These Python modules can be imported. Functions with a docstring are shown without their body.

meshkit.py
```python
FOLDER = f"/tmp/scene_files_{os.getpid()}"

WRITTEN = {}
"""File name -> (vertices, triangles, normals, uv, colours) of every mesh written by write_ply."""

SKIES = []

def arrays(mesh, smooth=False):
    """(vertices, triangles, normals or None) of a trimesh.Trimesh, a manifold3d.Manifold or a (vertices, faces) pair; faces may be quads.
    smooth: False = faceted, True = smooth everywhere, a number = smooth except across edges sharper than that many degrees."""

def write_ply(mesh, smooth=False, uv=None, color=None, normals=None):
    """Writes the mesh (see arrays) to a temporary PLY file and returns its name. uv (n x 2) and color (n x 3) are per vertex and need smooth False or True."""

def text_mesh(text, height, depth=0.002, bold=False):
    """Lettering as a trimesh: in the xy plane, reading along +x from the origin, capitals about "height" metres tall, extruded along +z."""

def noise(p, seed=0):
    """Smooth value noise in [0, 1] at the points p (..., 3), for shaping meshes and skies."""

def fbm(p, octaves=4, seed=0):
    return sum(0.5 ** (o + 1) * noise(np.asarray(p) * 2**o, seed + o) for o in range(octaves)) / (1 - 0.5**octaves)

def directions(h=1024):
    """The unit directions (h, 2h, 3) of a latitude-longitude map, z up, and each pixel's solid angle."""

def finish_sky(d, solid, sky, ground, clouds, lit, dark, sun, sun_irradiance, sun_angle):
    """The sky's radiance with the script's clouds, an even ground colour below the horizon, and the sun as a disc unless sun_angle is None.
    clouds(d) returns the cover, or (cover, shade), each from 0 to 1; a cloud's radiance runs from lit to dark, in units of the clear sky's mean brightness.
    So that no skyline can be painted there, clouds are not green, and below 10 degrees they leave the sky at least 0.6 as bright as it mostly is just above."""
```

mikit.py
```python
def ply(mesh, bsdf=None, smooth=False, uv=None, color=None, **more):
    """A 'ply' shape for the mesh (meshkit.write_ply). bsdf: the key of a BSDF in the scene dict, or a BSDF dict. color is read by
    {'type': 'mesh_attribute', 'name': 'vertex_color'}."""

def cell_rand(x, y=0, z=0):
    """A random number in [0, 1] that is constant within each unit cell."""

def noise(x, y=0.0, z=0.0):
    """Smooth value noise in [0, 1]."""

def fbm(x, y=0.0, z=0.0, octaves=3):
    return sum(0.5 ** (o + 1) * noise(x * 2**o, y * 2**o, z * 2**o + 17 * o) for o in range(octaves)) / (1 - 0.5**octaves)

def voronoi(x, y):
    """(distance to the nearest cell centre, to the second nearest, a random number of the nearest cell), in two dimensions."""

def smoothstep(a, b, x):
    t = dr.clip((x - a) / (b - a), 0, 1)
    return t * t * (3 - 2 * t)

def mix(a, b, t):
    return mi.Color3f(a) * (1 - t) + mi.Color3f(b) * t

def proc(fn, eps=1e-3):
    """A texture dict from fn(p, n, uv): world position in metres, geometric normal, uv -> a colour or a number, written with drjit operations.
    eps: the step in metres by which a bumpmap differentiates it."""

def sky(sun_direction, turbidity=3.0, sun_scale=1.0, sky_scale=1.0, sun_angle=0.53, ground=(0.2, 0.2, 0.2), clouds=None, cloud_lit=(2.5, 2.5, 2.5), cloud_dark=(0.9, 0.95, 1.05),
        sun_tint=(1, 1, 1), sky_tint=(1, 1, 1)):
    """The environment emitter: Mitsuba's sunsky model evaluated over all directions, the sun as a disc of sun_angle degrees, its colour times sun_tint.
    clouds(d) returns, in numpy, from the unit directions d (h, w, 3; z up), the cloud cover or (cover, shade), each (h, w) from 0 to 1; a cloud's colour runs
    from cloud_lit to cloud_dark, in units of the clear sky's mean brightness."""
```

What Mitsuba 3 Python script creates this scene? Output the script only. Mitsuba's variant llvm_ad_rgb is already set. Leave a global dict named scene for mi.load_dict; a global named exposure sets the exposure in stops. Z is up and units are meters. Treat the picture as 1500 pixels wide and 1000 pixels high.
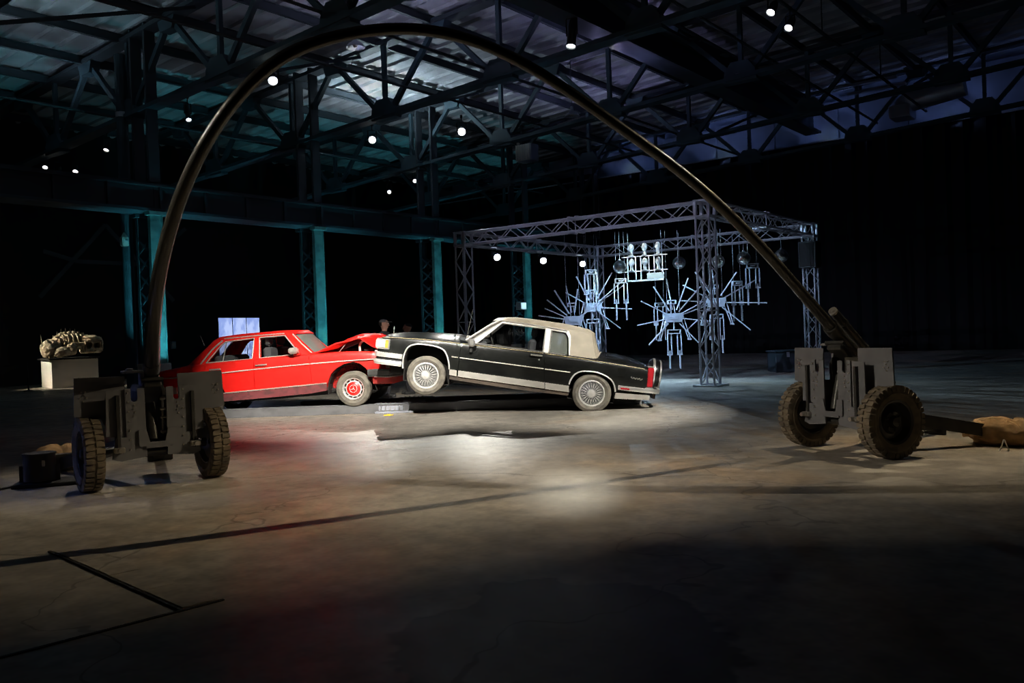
import math, random
import numpy as np, trimesh, mitsuba as mi, mikit
import manifold3d as m3
import drjit as dr
from scipy.interpolate import CubicSpline, PchipInterpolator
from mikit import noise, fbm, voronoi, smoothstep, mix
import meshkit

T = mi.ScalarTransform4f
scene, labels = {}, {}
rng = np.random.default_rng(7)
sin, cos, pi = math.sin, math.cos, math.pi

# ------------------------------------------------------------------ camera
exposure = 0.0
FOC, ROLL, TILT, EYE = 1270.0, math.radians(2.1), math.radians(-0.54), 1.35
_f = np.array([0, cos(TILT), sin(TILT)])
_u = np.cross([1, 0, 0], _f)
_up = cos(ROLL) * _u + sin(ROLL) * np.array([1.0, 0, 0])
CAM = np.array([0, 0, EYE])
scene['camera'] = {'type': 'perspective', 'fov': math.degrees(2 * math.atan(750 / FOC)), 'fov_axis': 'x', 'near_clip': 0.1, 'far_clip': 300.0,
                   'to_world': T().look_at(origin=CAM.tolist(), target=(CAM + _f).tolist(), up=_up.tolist())}

# ------------------------------------------------------------------ lights (theatre spots; the hall has no daylight)
RU, RV = np.array([0.6153, 0.7883, 0]), np.array([-0.7883, 0.6153, 0])      # the hall's own axes: along the column row, and across towards it
def room(u, v, z=0.0): return RU * u + RV * v + np.array([0, 0, z])
def spot(key, pos, target, rgb, power, cut, beam=None, weight=1.0):
    up = [0, 0, 1] if abs((np.array(target) - pos)[2]) < 0.97 * np.linalg.norm(np.array(target) - pos) else [0, 1, 0]
    scene[key] = {'type': 'spot', 'to_world': T().look_at(origin=list(map(float, pos)), target=list(map(float, target)), up=up),
                  'intensity': {'type': 'rgb', 'value': [float(c * power) for c in rgb]}, 'cutoff_angle': float(cut), 'beam_width': float(beam or cut * 0.6), 'sampling_weight': float(weight)}
WARM, WHITE, COOL, TEAL, BLUE, VIOLET = (1, .80, .52), (1, .95, .84), (.75, .9, 1.0), (.10, .62, .72), (.18, .30, 1.0), (.42, .45, 1.0)
# on the cars, from the camera's side above
spot('key_cars_a', (-1.5, 5.5, 7.2), (-2.6, 15.0, .35), WHITE, 690, 15, 9, 3.2)
spot('key_cars_b', (4.5, 7.0, 7.6), (.8, 14.5, .35), WHITE, 540, 15, 9, 3.2)
spot('key_red_low', (-0.2, 8.2, 5.2), (-3.2, 15.8, .9), (1, .92, .8), 330, 14, 8, 1.2)
# from behind the cars towards the camera: the glare on the floor
spot('back_a', room(23.19, 20.0, 8.2), (.1, 12.6, 0), WHITE, 330, 5, 1.8, 3)
spot('back_b', room(21.16, 22.4, 8.0), (-2.2, 12.6, 0), WHITE, 200, 4.6, 1.8, 2)
spot('back_c', room(19.19, 12.7, 8.2), (.42, 7.5, 0), (1, .93, .76), 130, 2.0, .5, 1.5)
spot('back_d', room(19.4, 12.7, 8.2), (2.1, 12.6, 0), (1, .93, .8), 110, 7, 3, 1.0)
# the two lamps that throw the arch's long shadows
spot('arch_right', (5.96, 9.32, 5.71), (-1.0, 7.9, 0), WARM, 215, 20, 7, 1.6)
spot('gun_right', (5.4, 10.3, 6.2), (4.1, 8.8, 0), WARM, 85, 20, 9, 1)
spot('gun_left', (-5.3, 12.4, 7.0), (-4.2, 9.1, 0), (1, .86, .66), 55, 15, 9, 0.7)
spot('left_blue', (-10.0, 8.6, 3.2), (-4.2, 8.5, .3), BLUE, 22, 12, 7, 0.2)
spot('arch_left', (-5.04, 6.32, 4.3), (2.2, 8.7, 0), (1, .88, .70), 110, 24, 8, 1.6)
# teal uplights at the feet of the columns
for _i, (_u0, _p) in enumerate(((13.88, 46), (19.98, 42), (26.08, 38), (32.18, 50))):
    spot(f'column_up_{_i}', room(_u0 - .35, 24.46 - 1.9, .2), room(_u0, 24.46 - .45, 2.4), TEAL, _p * 1.35, 30, 16, (1.0, .8, .6, .5)[_i])
# lamps on the trusses' lower chords that wash the roof
spot('roof_teal_near', room(8.6, 23.6, 8.9), room(8.8, 23.0, 11), (.50, .76, .86), 26, 82, 45, 1)
spot('roof_teal_side', room(12.5, 28.0, 8.9), room(12.6, 27.5, 11), (.48, .66, .80), 7, 82, 45, 0.4)
spot('roof_teal_far', room(23.2, 24.0, 8.9), room(23.4, 23.6, 11), (.66, .86, .95), 70, 82, 45, 1.2)
spot('roof_violet_a', room(16.9, 18.0, 9.0), room(17.0, 17.6, 11), (.52, .54, .82), 16, 84, 50, 0.8)
spot('roof_violet_b', room(29.2, 19.0, 9.0), room(29.2, 18.6, 11), (.42, .42, .85), 12, 84, 50, 0.5)
spot('roof_violet_c', room(23.0, 13.8, 9.0), room(23.0, 13.4, 11), (.42, .40, .85), 12, 84, 50, 0.5)
for _i in range(5): spot(f'clerestory_{_i}', room(38.6, 22.5 - 5 * _i, 9.35), room(39.4, 22.0 - 5 * _i, 10.2), (.26, .38, .85), 4.2 - .45 * _i, 85, 60, .35)
# stage frame: violet-white wash from the hall, and the plinth's own lamp
spot('stage_front', room(9.0, 11.5, 8.0), room(20.5, 11.8, 2.4), (.60, .62, 1.0), 170, 21, 14, 0.8)
spot('stage_inner_fill', room(18.25, 10.6, 3.75), room(20.3, 10.6, 1.4), (.40, .70, 1.0), 44, 64, 42, 1.5)  # unseen blue-white spot added inside the frame to brighten the hanging figures
spot('plinth_lamp', (-22.0, 27.5, 5.2), (-15.9, 31.2, 1.2), (1, .86, .64), 420, 15, 9, 1.6)

# ------------------------------------------------------------------ helpers
def used(k): return k in scene or k in labels
def nm(base):
    if not used(base) and not any(k.startswith(base + '__') for k in scene): return base
    i = 1
    while used(f'{base}_{i:03d}') or any(k.startswith(f'{base}_{i:03d}__') for k in scene): i += 1
    return f'{base}_{i:03d}'
_count = {}
def nmc(base):
    i = _count.get(base, 0); _count[base] = i + 1
    return base if i == 0 else f'{base}_{i:03d}'
def mat4(R=None, t=(0, 0, 0)):
    M = np.eye(4)
    if R is not None: M[:3, :3] = R
    M[:3, 3] = t
    return M
def rotz(a): return np.array([[cos(a), -sin(a), 0], [sin(a), cos(a), 0], [0, 0, 1.0]])
def rotx(a): return np.array([[1, 0, 0], [0, cos(a), -sin(a)], [0, sin(a), cos(a)]])
def roty(a): return np.array([[cos(a), 0, sin(a)], [0, 1, 0], [-sin(a), 0, cos(a)]])
def frame(d, up=(0, 0, 1)):
    """rotation whose z axis is d"""
    d = np.array(d, float); d /= np.linalg.norm(d)
    up = np.array(up, float)
    if abs(d @ up) > 0.98: up = np.array([1.0, 0, 0])
    x = np.cross(up, d); x /= np.linalg.norm(x)
    return np.stack([x, np.cross(d, x), d], 1)
def tag(key, label=None, cat=None, group=None, kind=None):
    d = {}
    if label: d['label'] = label
    if cat: d['category'] = cat
    if group: d['group'] = group
    if kind: d['kind'] = kind
    labels[key] = d
def thing(base, label, cat, group=None):
    key = nmc(base); tag(key, label, cat, group); return key
def vf(m):
    v, f, _ = meshkit.arrays(m)
    return v, f
def cat(*ms):
    V, F, o = [], [], 0
    for m in ms:
        v, f = vf(m); V.append(v); F.append(f + o); o += len(v)
    return np.vstack(V), np.vstack(F)
def xf(m, M):
    v, f = vf(m)
    return v @ M[:3, :3].T + M[:3, 3], f
def put(key, mesh, m, pose=None, smooth=False, label=None, kind=None, **more):
    d = mesh if isinstance(mesh, dict) else mikit.ply(mesh, m, smooth)
    if isinstance(mesh, dict) and m is not None: d = {**d, 'bsdf': {'type': 'ref', 'id': m}}
    if pose is not None: d = {**d, 'to_world': T(pose.tolist())}
    scene[key] = {**d, **more}
    if label or kind: tag(key, label, kind=kind)
    return key
def part(parent, name, mesh, m, pose=None, smooth=False, label=None, kind=None, **more):
    return put(nmc(parent + '__' + name), mesh, m, pose, smooth, label, kind, **more)
def hull(p): return m3.Manifold.hull_points(np.asarray(p, float))
def cbox(x0, x1, y0, y1, z0, z1, b=0.0):
    P = []
    for x, sx in ((x0, 1), (x1, -1)):
        for y, sy in ((y0, 1), (y1, -1)):
            for z, sz in ((z0, 1), (z1, -1)):
                P += [(x, y, z)] if b == 0 else [(x, y + sy * b, z + sz * b), (x + sx * b, y, z + sz * b), (x + sx * b, y + sy * b, z)]
    return hull(P)
def ring(p, R, r, n):
    a = np.arange(n) * 2 * pi / n
    return np.asarray(p) + r * (np.cos(a)[:, None] * R[:, 0] + np.sin(a)[:, None] * R[:, 1])
def cyl(p0, p1, r0, r1=None, n=12):
    p0, p1 = np.array(p0, float), np.array(p1, float); R = frame(p1 - p0)
    return hull(np.vstack([ring(p0, R, r0, n), ring(p1, R, r0 if r1 is None else r1, n)]))
def bar(p0, p1, w, h, up=(0, 0, 1)):
    p0, p1 = np.array(p0, float), np.array(p1, float); R = frame(p1 - p0, up)
    return hull([p + R[:, 0] * a * w / 2 + R[:, 1] * b * h / 2 for p in (p0, p1) for a in (-1, 1) for b in (-1, 1)])
def loft(rings, cap=True, closed=True):
    n, k = len(rings[0]), len(rings); V = np.vstack(rings); F = []
    for i in range(k - 1):
        for j in range(n if closed else n - 1):
            a, b = i * n + j, i * n + (j + 1) % n
            F += [(a, b, b + n), (a, b + n, a + n)]
    if cap:
        for i, flip in ((0, 1), (k - 1, 0)):
            c = len(V); V = np.vstack([V, rings[i].mean(0)])
            for j in range(n):
                a, b = i * n + j, i * n + (j + 1) % n
                F.append((b, a, c) if flip else (a, b, c))
    F = np.array(F)
    tm = trimesh.Trimesh(V, F, process=False)
    if cap and tm.volume < 0: F = F[:, ::-1]
    return V, F
def sweep(path, r, n=10, cap=True):
    P = np.asarray(path, float); t = np.gradient(P, axis=0); t /= np.linalg.norm(t, axis=1, keepdims=True)
    r = np.broadcast_to(r, len(P)); R = frame(t[0]); out = []
    for i in range(len(P)):
        x = R[:, 0] - t[i] * (R[:, 0] @ t[i]); x /= np.linalg.norm(x)
        R = np.stack([x, np.cross(t[i], x), t[i]], 1); out.append(ring(P[i], R, r[i], n))
    return loft(out, cap)
def flatsweep(path, sec, cap=True, up=(0, 0, 1)):
    """sweep a 2-d section (offset outwards, height) along a path that stays level"""
    P = np.asarray(path, float); t = np.gradient(P, axis=0); t /= np.linalg.norm(t, axis=1, keepdims=True); out = []
    for i in range(len(P)):
        s = np.cross(t[i], up); s /= np.linalg.norm(s)
        out.append(np.array([P[i] + s * a + np.array(up) * b for a, b in sec]))
    return loft(out, cap)
def lathe(prof, n=32, axis='y', close=True):
    """closed profile of (radius, height) turned about the axis"""
    a = np.arange(n + 1) * 2 * pi / n; out = []
    for t in a[:-1]:
        out.append(np.array([(r * cos(t), h, r * sin(t)) if axis == 'y' else ((r * cos(t), r * sin(t), h) if axis == 'z' else (h, r * cos(t), r * sin(t))) for r, h in prof]))
    k = len(prof); V = np.vstack(out); F = []
    for i in range(n):
        for j in range(k if close else k - 1):
            A, B, C2, D = i * k + j, i * k + (j + 1) % k, ((i + 1) % n) * k + (j + 1) % k, ((i + 1) % n) * k + j
            F += [(A, B, C2), (A, C2, D)]
    F = np.array(F); tm = trimesh.Trimesh(V, F, process=False)
    if tm.volume < 0: F = F[:, ::-1]
    return V, F
def M3(m):
    v, f = vf(m)
    tm = trimesh.Trimesh(v, f, process=True); 
    if tm.volume < 0: tm.invert()
    return m3.Manifold(m3.Mesh(vert_properties=np.asarray(tm.vertices, np.float32), tri_verts=np.asarray(tm.faces, np.uint32)))
def pxz(poly, y0, y1):
    p = np.asarray(poly, float)
    if np.sum(p[:, 0] * np.roll(p[:, 1], -1) - p[:, 1] * np.roll(p[:, 0], -1)) < 0: p = p[::-1]
    return m3.CrossSection([p]).extrude(y1 - y0).rotate([90, 0, 0]).translate([0, y1, 0])
def pyz(poly, x0, x1):
    p = np.asarray(poly, float)
    if np.sum(p[:, 0] * np.roll(p[:, 1], -1) - p[:, 1] * np.roll(p[:, 0], -1)) < 0: p = p[::-1]
    m = m3.CrossSection([p]).extrude(x1 - x0)            # (y,z,e)
    return m.rotate([90, 0, 0]).rotate([0, 0, 90]).translate([x0, 0, 0])
def outer_faces(m, ref):
    """the outer skin of a piece cut from a solid: one sheet"""
    v, f = vf(m); a, b, c = v[f[:, 0]], v[f[:, 1]], v[f[:, 2]]; n = np.cross(b - a, c - a); ar = np.linalg.norm(n, axis=1)
    n /= ar[:, None] + 1e-12
    k = n @ (np.asarray(ref, float) / np.linalg.norm(ref)) > .6
    ids, g = np.unique(f[k], return_inverse=True)
    return v[ids], g.reshape(-1, 3)

# ------------------------------------------------------------------ materials
def P(name, col, rough=.5, metal=0.0, spec=.5, coat=0.0, tex=None, **kw):
    b = {'type': 'principled', 'base_color': tex or {'type': 'rgb', 'value': list(col)}, 'roughness': rough, 'metallic': metal, **kw}
    if metal == 0: b['specular'] = spec
    if coat: b['clearcoat'] = coat; b['clearcoat_gloss'] = .92
    scene[name] = {'type': 'twosided', 'bsdf': b}
def grime(a, b, s, lo=.35, hi=.75):
    def fn(p, n, uv): return mix(a, b, smoothstep(lo, hi, fbm(p.x * s, p.y * s, p.z * s, 3)))
    return mikit.proc(fn)
P('red_paint', (.72, .012, .008), .32, spec=.5, coat=.9)
P('red_dusty', None, .55, tex=grime((.50, .014, .012), (.36, .05, .04), 6.0))
P('maroon_sill', None, .6, tex=grime((.16, .03, .035), (.09, .03, .03), 9.0))
P('black_paint', None, .18, spec=.3, coat=.5, tex=grime((.0035, .004, .004), (.009, .010, .009), 3.0))
P('vinyl_tan', None, .55, tex=grime((.40, .35, .27), (.34, .30, .23), 5.0))
P('chrome', (.78, .77, .74), .24, .8)
P('chrome_dull', (.60, .57, .52), .36, .6)
P('gold_line', (.62, .50, .30), .4, .3)
P('tire_dusty', None, .85, tex=grime((.17, .155, .125), (.11, .10, .085), 14.0))
P('tire_field', None, .9, tex=grime((.135, .108, .072), (.075, .062, .045), 11.0))
P('rubber', (.02, .02, .02), .7)
P('under', (.012, .011, .010), .9)
P('interior', (.05, .055, .06), .8)
P('steel_wheel', (.60, .60, .58), .38, .45)
P('bright_metal', (.80, .79, .76), .3, .5)
P('brown_dust', None, .8, tex=grime((.085, .062, .045), (.04, .032, .026), 6.0))
P('bumper_rubber', (.07, .07, .066), .5)
P('lens_white', (.75, .72, .62), .2, coat=.6)
P('lens_amber', (.85, .38, .06), .25, coat=.6)
P('lens_red', (.42, .012, .02), .2, coat=.8)
P('gun_paint', None, .55, spec=.35, tex=grime((.110, .112, .122), (.088, .090, .098), 3.0))
P('gun_dark', None, .42, spec=.5, tex=grime((.022, .022, .020), (.013, .013, .012), 8.0))
P('barrel', None, .24, spec=.8, tex=grime((.014, .013, .011), (.008, .008, .007), 5.0))
P('bolt_steel', (.5, .48, .44), .35, .9)
P('burlap', None, .95, tex=grime((.34, .215, .105), (.21, .13, .065), 9.0))
P('paint_grey', None, .5, tex=grime((.13, .13, .135), (.095, .095, .10), 4.0))
P('yellow_tag', (.85, .48, .02), .5)
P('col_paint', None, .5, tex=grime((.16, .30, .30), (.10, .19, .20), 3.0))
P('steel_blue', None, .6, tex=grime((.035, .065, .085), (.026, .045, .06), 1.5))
P('steel_dark', (.03, .038, .048), .6)
P('deck', None, .6, tex=grime((.40, .40, .43), (.25, .25, .27), .9, .3, .7))
P('wall_black', (.012, .012, .013), .9)
P('wall_plaster', None, .85, tex=grime((.30, .34, .45), (.24, .28, .38), .7))
P('drape', (.006, .006, .007), .95)
P('white_paint', (.62, .60, .56), .6)
P('alu', (.60, .60, .66), .38, .75)
P('alu_white', (.66, .70, .78), .4, .35)
P('mirror_tile', (.85, .87, .9), .08, 1.0)
P('pale_head', (.40, .37, .35), .6)
P('can_black', (.016, .016, .017), .45)
P('fossil', None, .85, tex=grime((.72, .63, .48), (.34, .27, .19), 9.0, .3, .65))
P('skin', (.55, .30, .23), .55)
P('cloth_dark', (.030, .030, .036), .9)
P('cloth_grey', (.17, .17, .18), .9)
P('hair', (.03, .022, .018), .7)
P('galv', (.42, .44, .50), .4, .6)
scene['glass'] = {'type': 'thindielectric', 'int_ior': 1.5}
scene['glass_dusty'] = {'type': 'blendbsdf', 'weight': 0.34, 'a': {'type': 'thindielectric', 'int_ior': 1.5}, 'b': {'type': 'twosided', 'bsdf': {'type': 'diffuse', 'reflectance': {'type': 'rgb', 'value': [.42, .46, .42]}}}}

def floor_col(p, n, uv):
    x, y = p.x, p.y
    big = fbm(x * .35 + 3, y * .35, 0.0, 4); mid = fbm(x * 1.3, y * 1.3 + 9, 1.0, 4); fine = fbm(x * 7, y * 7, 2.0, 3)
    c = mix((.17, .155, .135), (.27, .25, .215), smoothstep(.3, .7, big))
    c = mix(c, (.28, .205, .13), .5 * smoothstep(.45, .72, mid) * smoothstep(.35, .6, fbm(x * .5 + 20, y * .5, 4.0, 2)))
    c = c * (.62 + .55 * fine + .22 * fbm(x * 31, y * 31, 9.0, 2))
    # darker patch in front of the camera, with a ragged rim
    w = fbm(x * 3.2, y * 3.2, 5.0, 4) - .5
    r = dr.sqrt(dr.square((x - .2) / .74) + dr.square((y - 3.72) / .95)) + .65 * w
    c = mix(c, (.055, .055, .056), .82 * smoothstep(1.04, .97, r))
    # saw cuts and cracks
    f1, f2, _ = voronoi(x * .28 + .6 * mid, y * .28 + .6 * big)
    c = c * (1 - .30 * smoothstep(.012, .004, f2 - f1))
    # scuffed pale patch near the right-hand gun
    c = mix(c, (.42, .40, .36), .6 * smoothstep(.56, .66, fbm(x * 1.1 + 2, y * 2.0, 7.0, 3)) * smoothstep(2.2, .6, dr.sqrt(dr.square(x - 2.6) + dr.square(y - 8.0))))
    return c
def floor_rough(p, n, uv):
    return .24 + .16 * fbm(p.x * 1.7 + 5, p.y * 1.7, 3.0, 5) + .14 * fbm(p.x * 9, p.y * 9, 6.0, 2)
def floor_bump(p, n, uv):
    return .0012 * fbm(p.x * 2.2, p.y * 2.2, 0.0, 3) + .0012 * fbm(p.x * 24, p.y * 24, 1.0, 3)
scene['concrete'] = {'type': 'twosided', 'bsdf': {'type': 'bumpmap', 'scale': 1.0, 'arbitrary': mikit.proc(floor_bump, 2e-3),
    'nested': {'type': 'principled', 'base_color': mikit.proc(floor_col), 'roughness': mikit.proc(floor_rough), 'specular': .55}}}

# ------------------------------------------------------------------ the hall
ROOM = mat4(np.stack([RU, RV, [0, 0, 1.0]], 1))
V0, DV = 24.46, 6.1                                     # the column row, the bay
US = [13.88 + DV * i for i in range(-1, 5)]
def roofz(v): return 11.0 + .05 * (V0 - v)
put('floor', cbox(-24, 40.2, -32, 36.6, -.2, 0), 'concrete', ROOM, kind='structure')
put('wall_left', cbox(-24, 40.2, 36.2, 36.6, 0, 10.6), 'wall_black', ROOM, kind='structure')
put('wall_back', cbox(39.6, 40.2, -32, 36.2, 0, 14.2), 'wall_plaster', ROOM, kind='structure')
# roof: long ribbed sheets on purlins
def roof_sheet():
    prof = [(0, 0), (.34, 0), (.39, -.085), (.49, -.085), (.54, 0), (.76, 0)]
    prof = prof + [(x, z + .03) for x, z in prof[::-1]]
    a, b = -16.0, 36.2
    return loft([np.array([(x, v, roofz(v) + z) for x, z in prof]) for v in (a, b)])
put('ceiling', cbox(-8, 40.0, -16, 36.2, 0, .05).warp(lambda p: (p[0], p[1], roofz(p[1]) + .06 + p[2])), 'deck', ROOM, kind='structure')
sheet = mikit.ply(roof_sheet(), 'deck')
for i in range(61):
    M = ROOM @ mat4(t=(-6.5 + .76 * i, 0, 0)); part('ceiling', 'roof_sheet', sheet, None, M)
pur = mikit.ply(cat(cbox(-8, 39.5, -.06, .06, -.02, 0), cbox(-8, 39.5, -.015, .015, -.24, -.02), cbox(-8, 39.5, -.06, .06, -.26, -.24)), 'steel_dark')
for i in range(17):
    v = 35 - 2.4 * i
    part('ceiling', 'purlin', pur, None, ROOM @ mat4(t=(0, v, roofz(v) - .09)))
# clerestory panels of the end wall
for i in range(14):
    v1 = 23.6 - 2.9 * i
    if v1 - 2.86 < -14: break
    part('wall_back', 'clerestory_panel', cbox(39.5, 39.6, v1 - 2.86, v1, 8.9, roofz(v1) - .35, .02), 'wall_plaster', ROOM)
# black drape over the end wall, hung in folds from a pale rail
def drape(v0, v1, z1, amp=.11, seed=0):
    n = int(abs(v1 - v0) * 6); v = np.linspace(v0, v1, n)
    u = 38.9 + amp * np.sin(v * 7 + 1.5 * np.sin(v * 1.7 + seed)) + .05 * np.sin(v * 17)
    out = [np.stack([np.r_[u * 1.0, (u + .02)[::-1]], np.r_[v, v[::-1]], np.full(2 * n, z)], 1) for z in (.02, z1)]
    return loft(out)
put(thing('black_drape', 'wide black drape hanging below the blue-lit clerestory band', 'curtain'), drape(24.2, -22, 9.25), 'drape', ROOM, 30)
put(thing('black_drape', 'black drape closing the side aisle left of the clerestory band', 'curtain'), drape(36.0, 24.6, 9.6, seed=2), 'drape', ROOM, 30)
put(thing('drape_rail', 'thin pale rail along the top edge of the black drape', 'rail'), cyl((38.75, 36, 9.28), (38.75, -22, 9.28), .035, n=8), 'galv', ROOM)

# roof trusses, one per column line
def cb(v): return 8.4 + .05 * (V0 - v)
def ctop(v): return roofz(v) - .30
LOW = [4.0 + 4.8 * i for i in range(-2, 8)]
def truss_parts():
    out = []
    g = lambda v, z: (0, v, z)
    a, b = 35.8, -14.0
    for off in (-.09, .09):
        out.append(('bottom_chord', bar((off, a, cb(a)), (off, b, cb(b)), .12, .24, (1, 0, 0)).translate([0, 0, 0]), 'steel_blue'))
        out.append(('top_chord', bar((off, a, ctop(a)), (off, b, ctop(b)), .12, .24, (1, 0, 0)), 'steel_dark'))
    for t in LOW:
        v = V0 - t
        if v > 35 or v < -13.5: continue
        out.append(('vertical_web', bar(g(v, cb(v)), g(v, ctop(v)), .13, .13), 'steel_blue'))
        for s in (-1, 1):
            w = v + s * 2.4
            out.append(('diagonal_web', bar(g(v - s * -.25, cb(v) + .1), g(w, ctop(w)), .15, .15), 'steel_blue'))
        out.append(('gusset_plate', pyz([(v - .55, cb(v) - .14), (v + .55, cb(v) - .14), (v + .5, cb(v) + .2), (v + .28, cb(v) + .5), (v - .28, cb(v) + .5), (v - .5, cb(v) + .2)], -.16, .16), 'steel_blue'))
        w = v + 2.4
        out.append(('gusset_plate', pyz([(w - .5, ctop(w) + .12), (w + .5, ctop(w) + .12), (w + .3, ctop(w) - .4), (w - .3, ctop(w) - .4)], -.16, .16), 'steel_blue'))
    return [(n, mikit.ply(m, b)) for n, m, b in out]
TP = truss_parts()
names = ['nearest roof truss at the upper left corner', 'roof truss over the first teal column from the left', 'roof truss over the second teal column from the left',
         'roof truss over the third teal column from the left', 'roof truss over the column behind the stage frame', 'farthest roof truss, in front of the blue clerestory band']
for i, u in enumerate(US):
    t = thing('roof_truss', 'dark blue steel ' + names[i], 'truss', 'roof trusses across the hall')
    for n, m in TP: part(t, n, m, None, ROOM @ mat4(t=(u, 0, 0)))
# bracing between the trusses at bottom-chord level
for j, v in enumerate((21.6, 14.4, 7.2)):
    for i in range(len(US) - 1):
        put(thing('sway_brace', f'thin steel sway brace {["beside the column row", "over mid hall", "right of the dark beam"][j]}, {["first", "second", "third", "fourth", "fifth"][i]} bay from the camera', 'brace', 'sway braces under the roof'),
            bar((US[i], v, cb(v) + .1), (US[i + 1], v, ctop(v) - .1), .09, .09), 'steel_dark', ROOM)
for j, (v, z) in enumerate(((27.5, 8.9), (18.7, 9.0), (16.2, 9.2), (10.1, 9.6))):
    put(thing('conduit', ['conduit over the side aisle', 'conduit right of the column row', 'conduit over the middle of the hall', 'conduit beside the long dark lighting beam'][j] + ', thin and dark under the roof trusses', 'pipe', 'conduits under the roof'),
        cyl((-3, v, z), (38.4, v, z), .045, n=8), 'steel_dark', ROOM)

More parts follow.
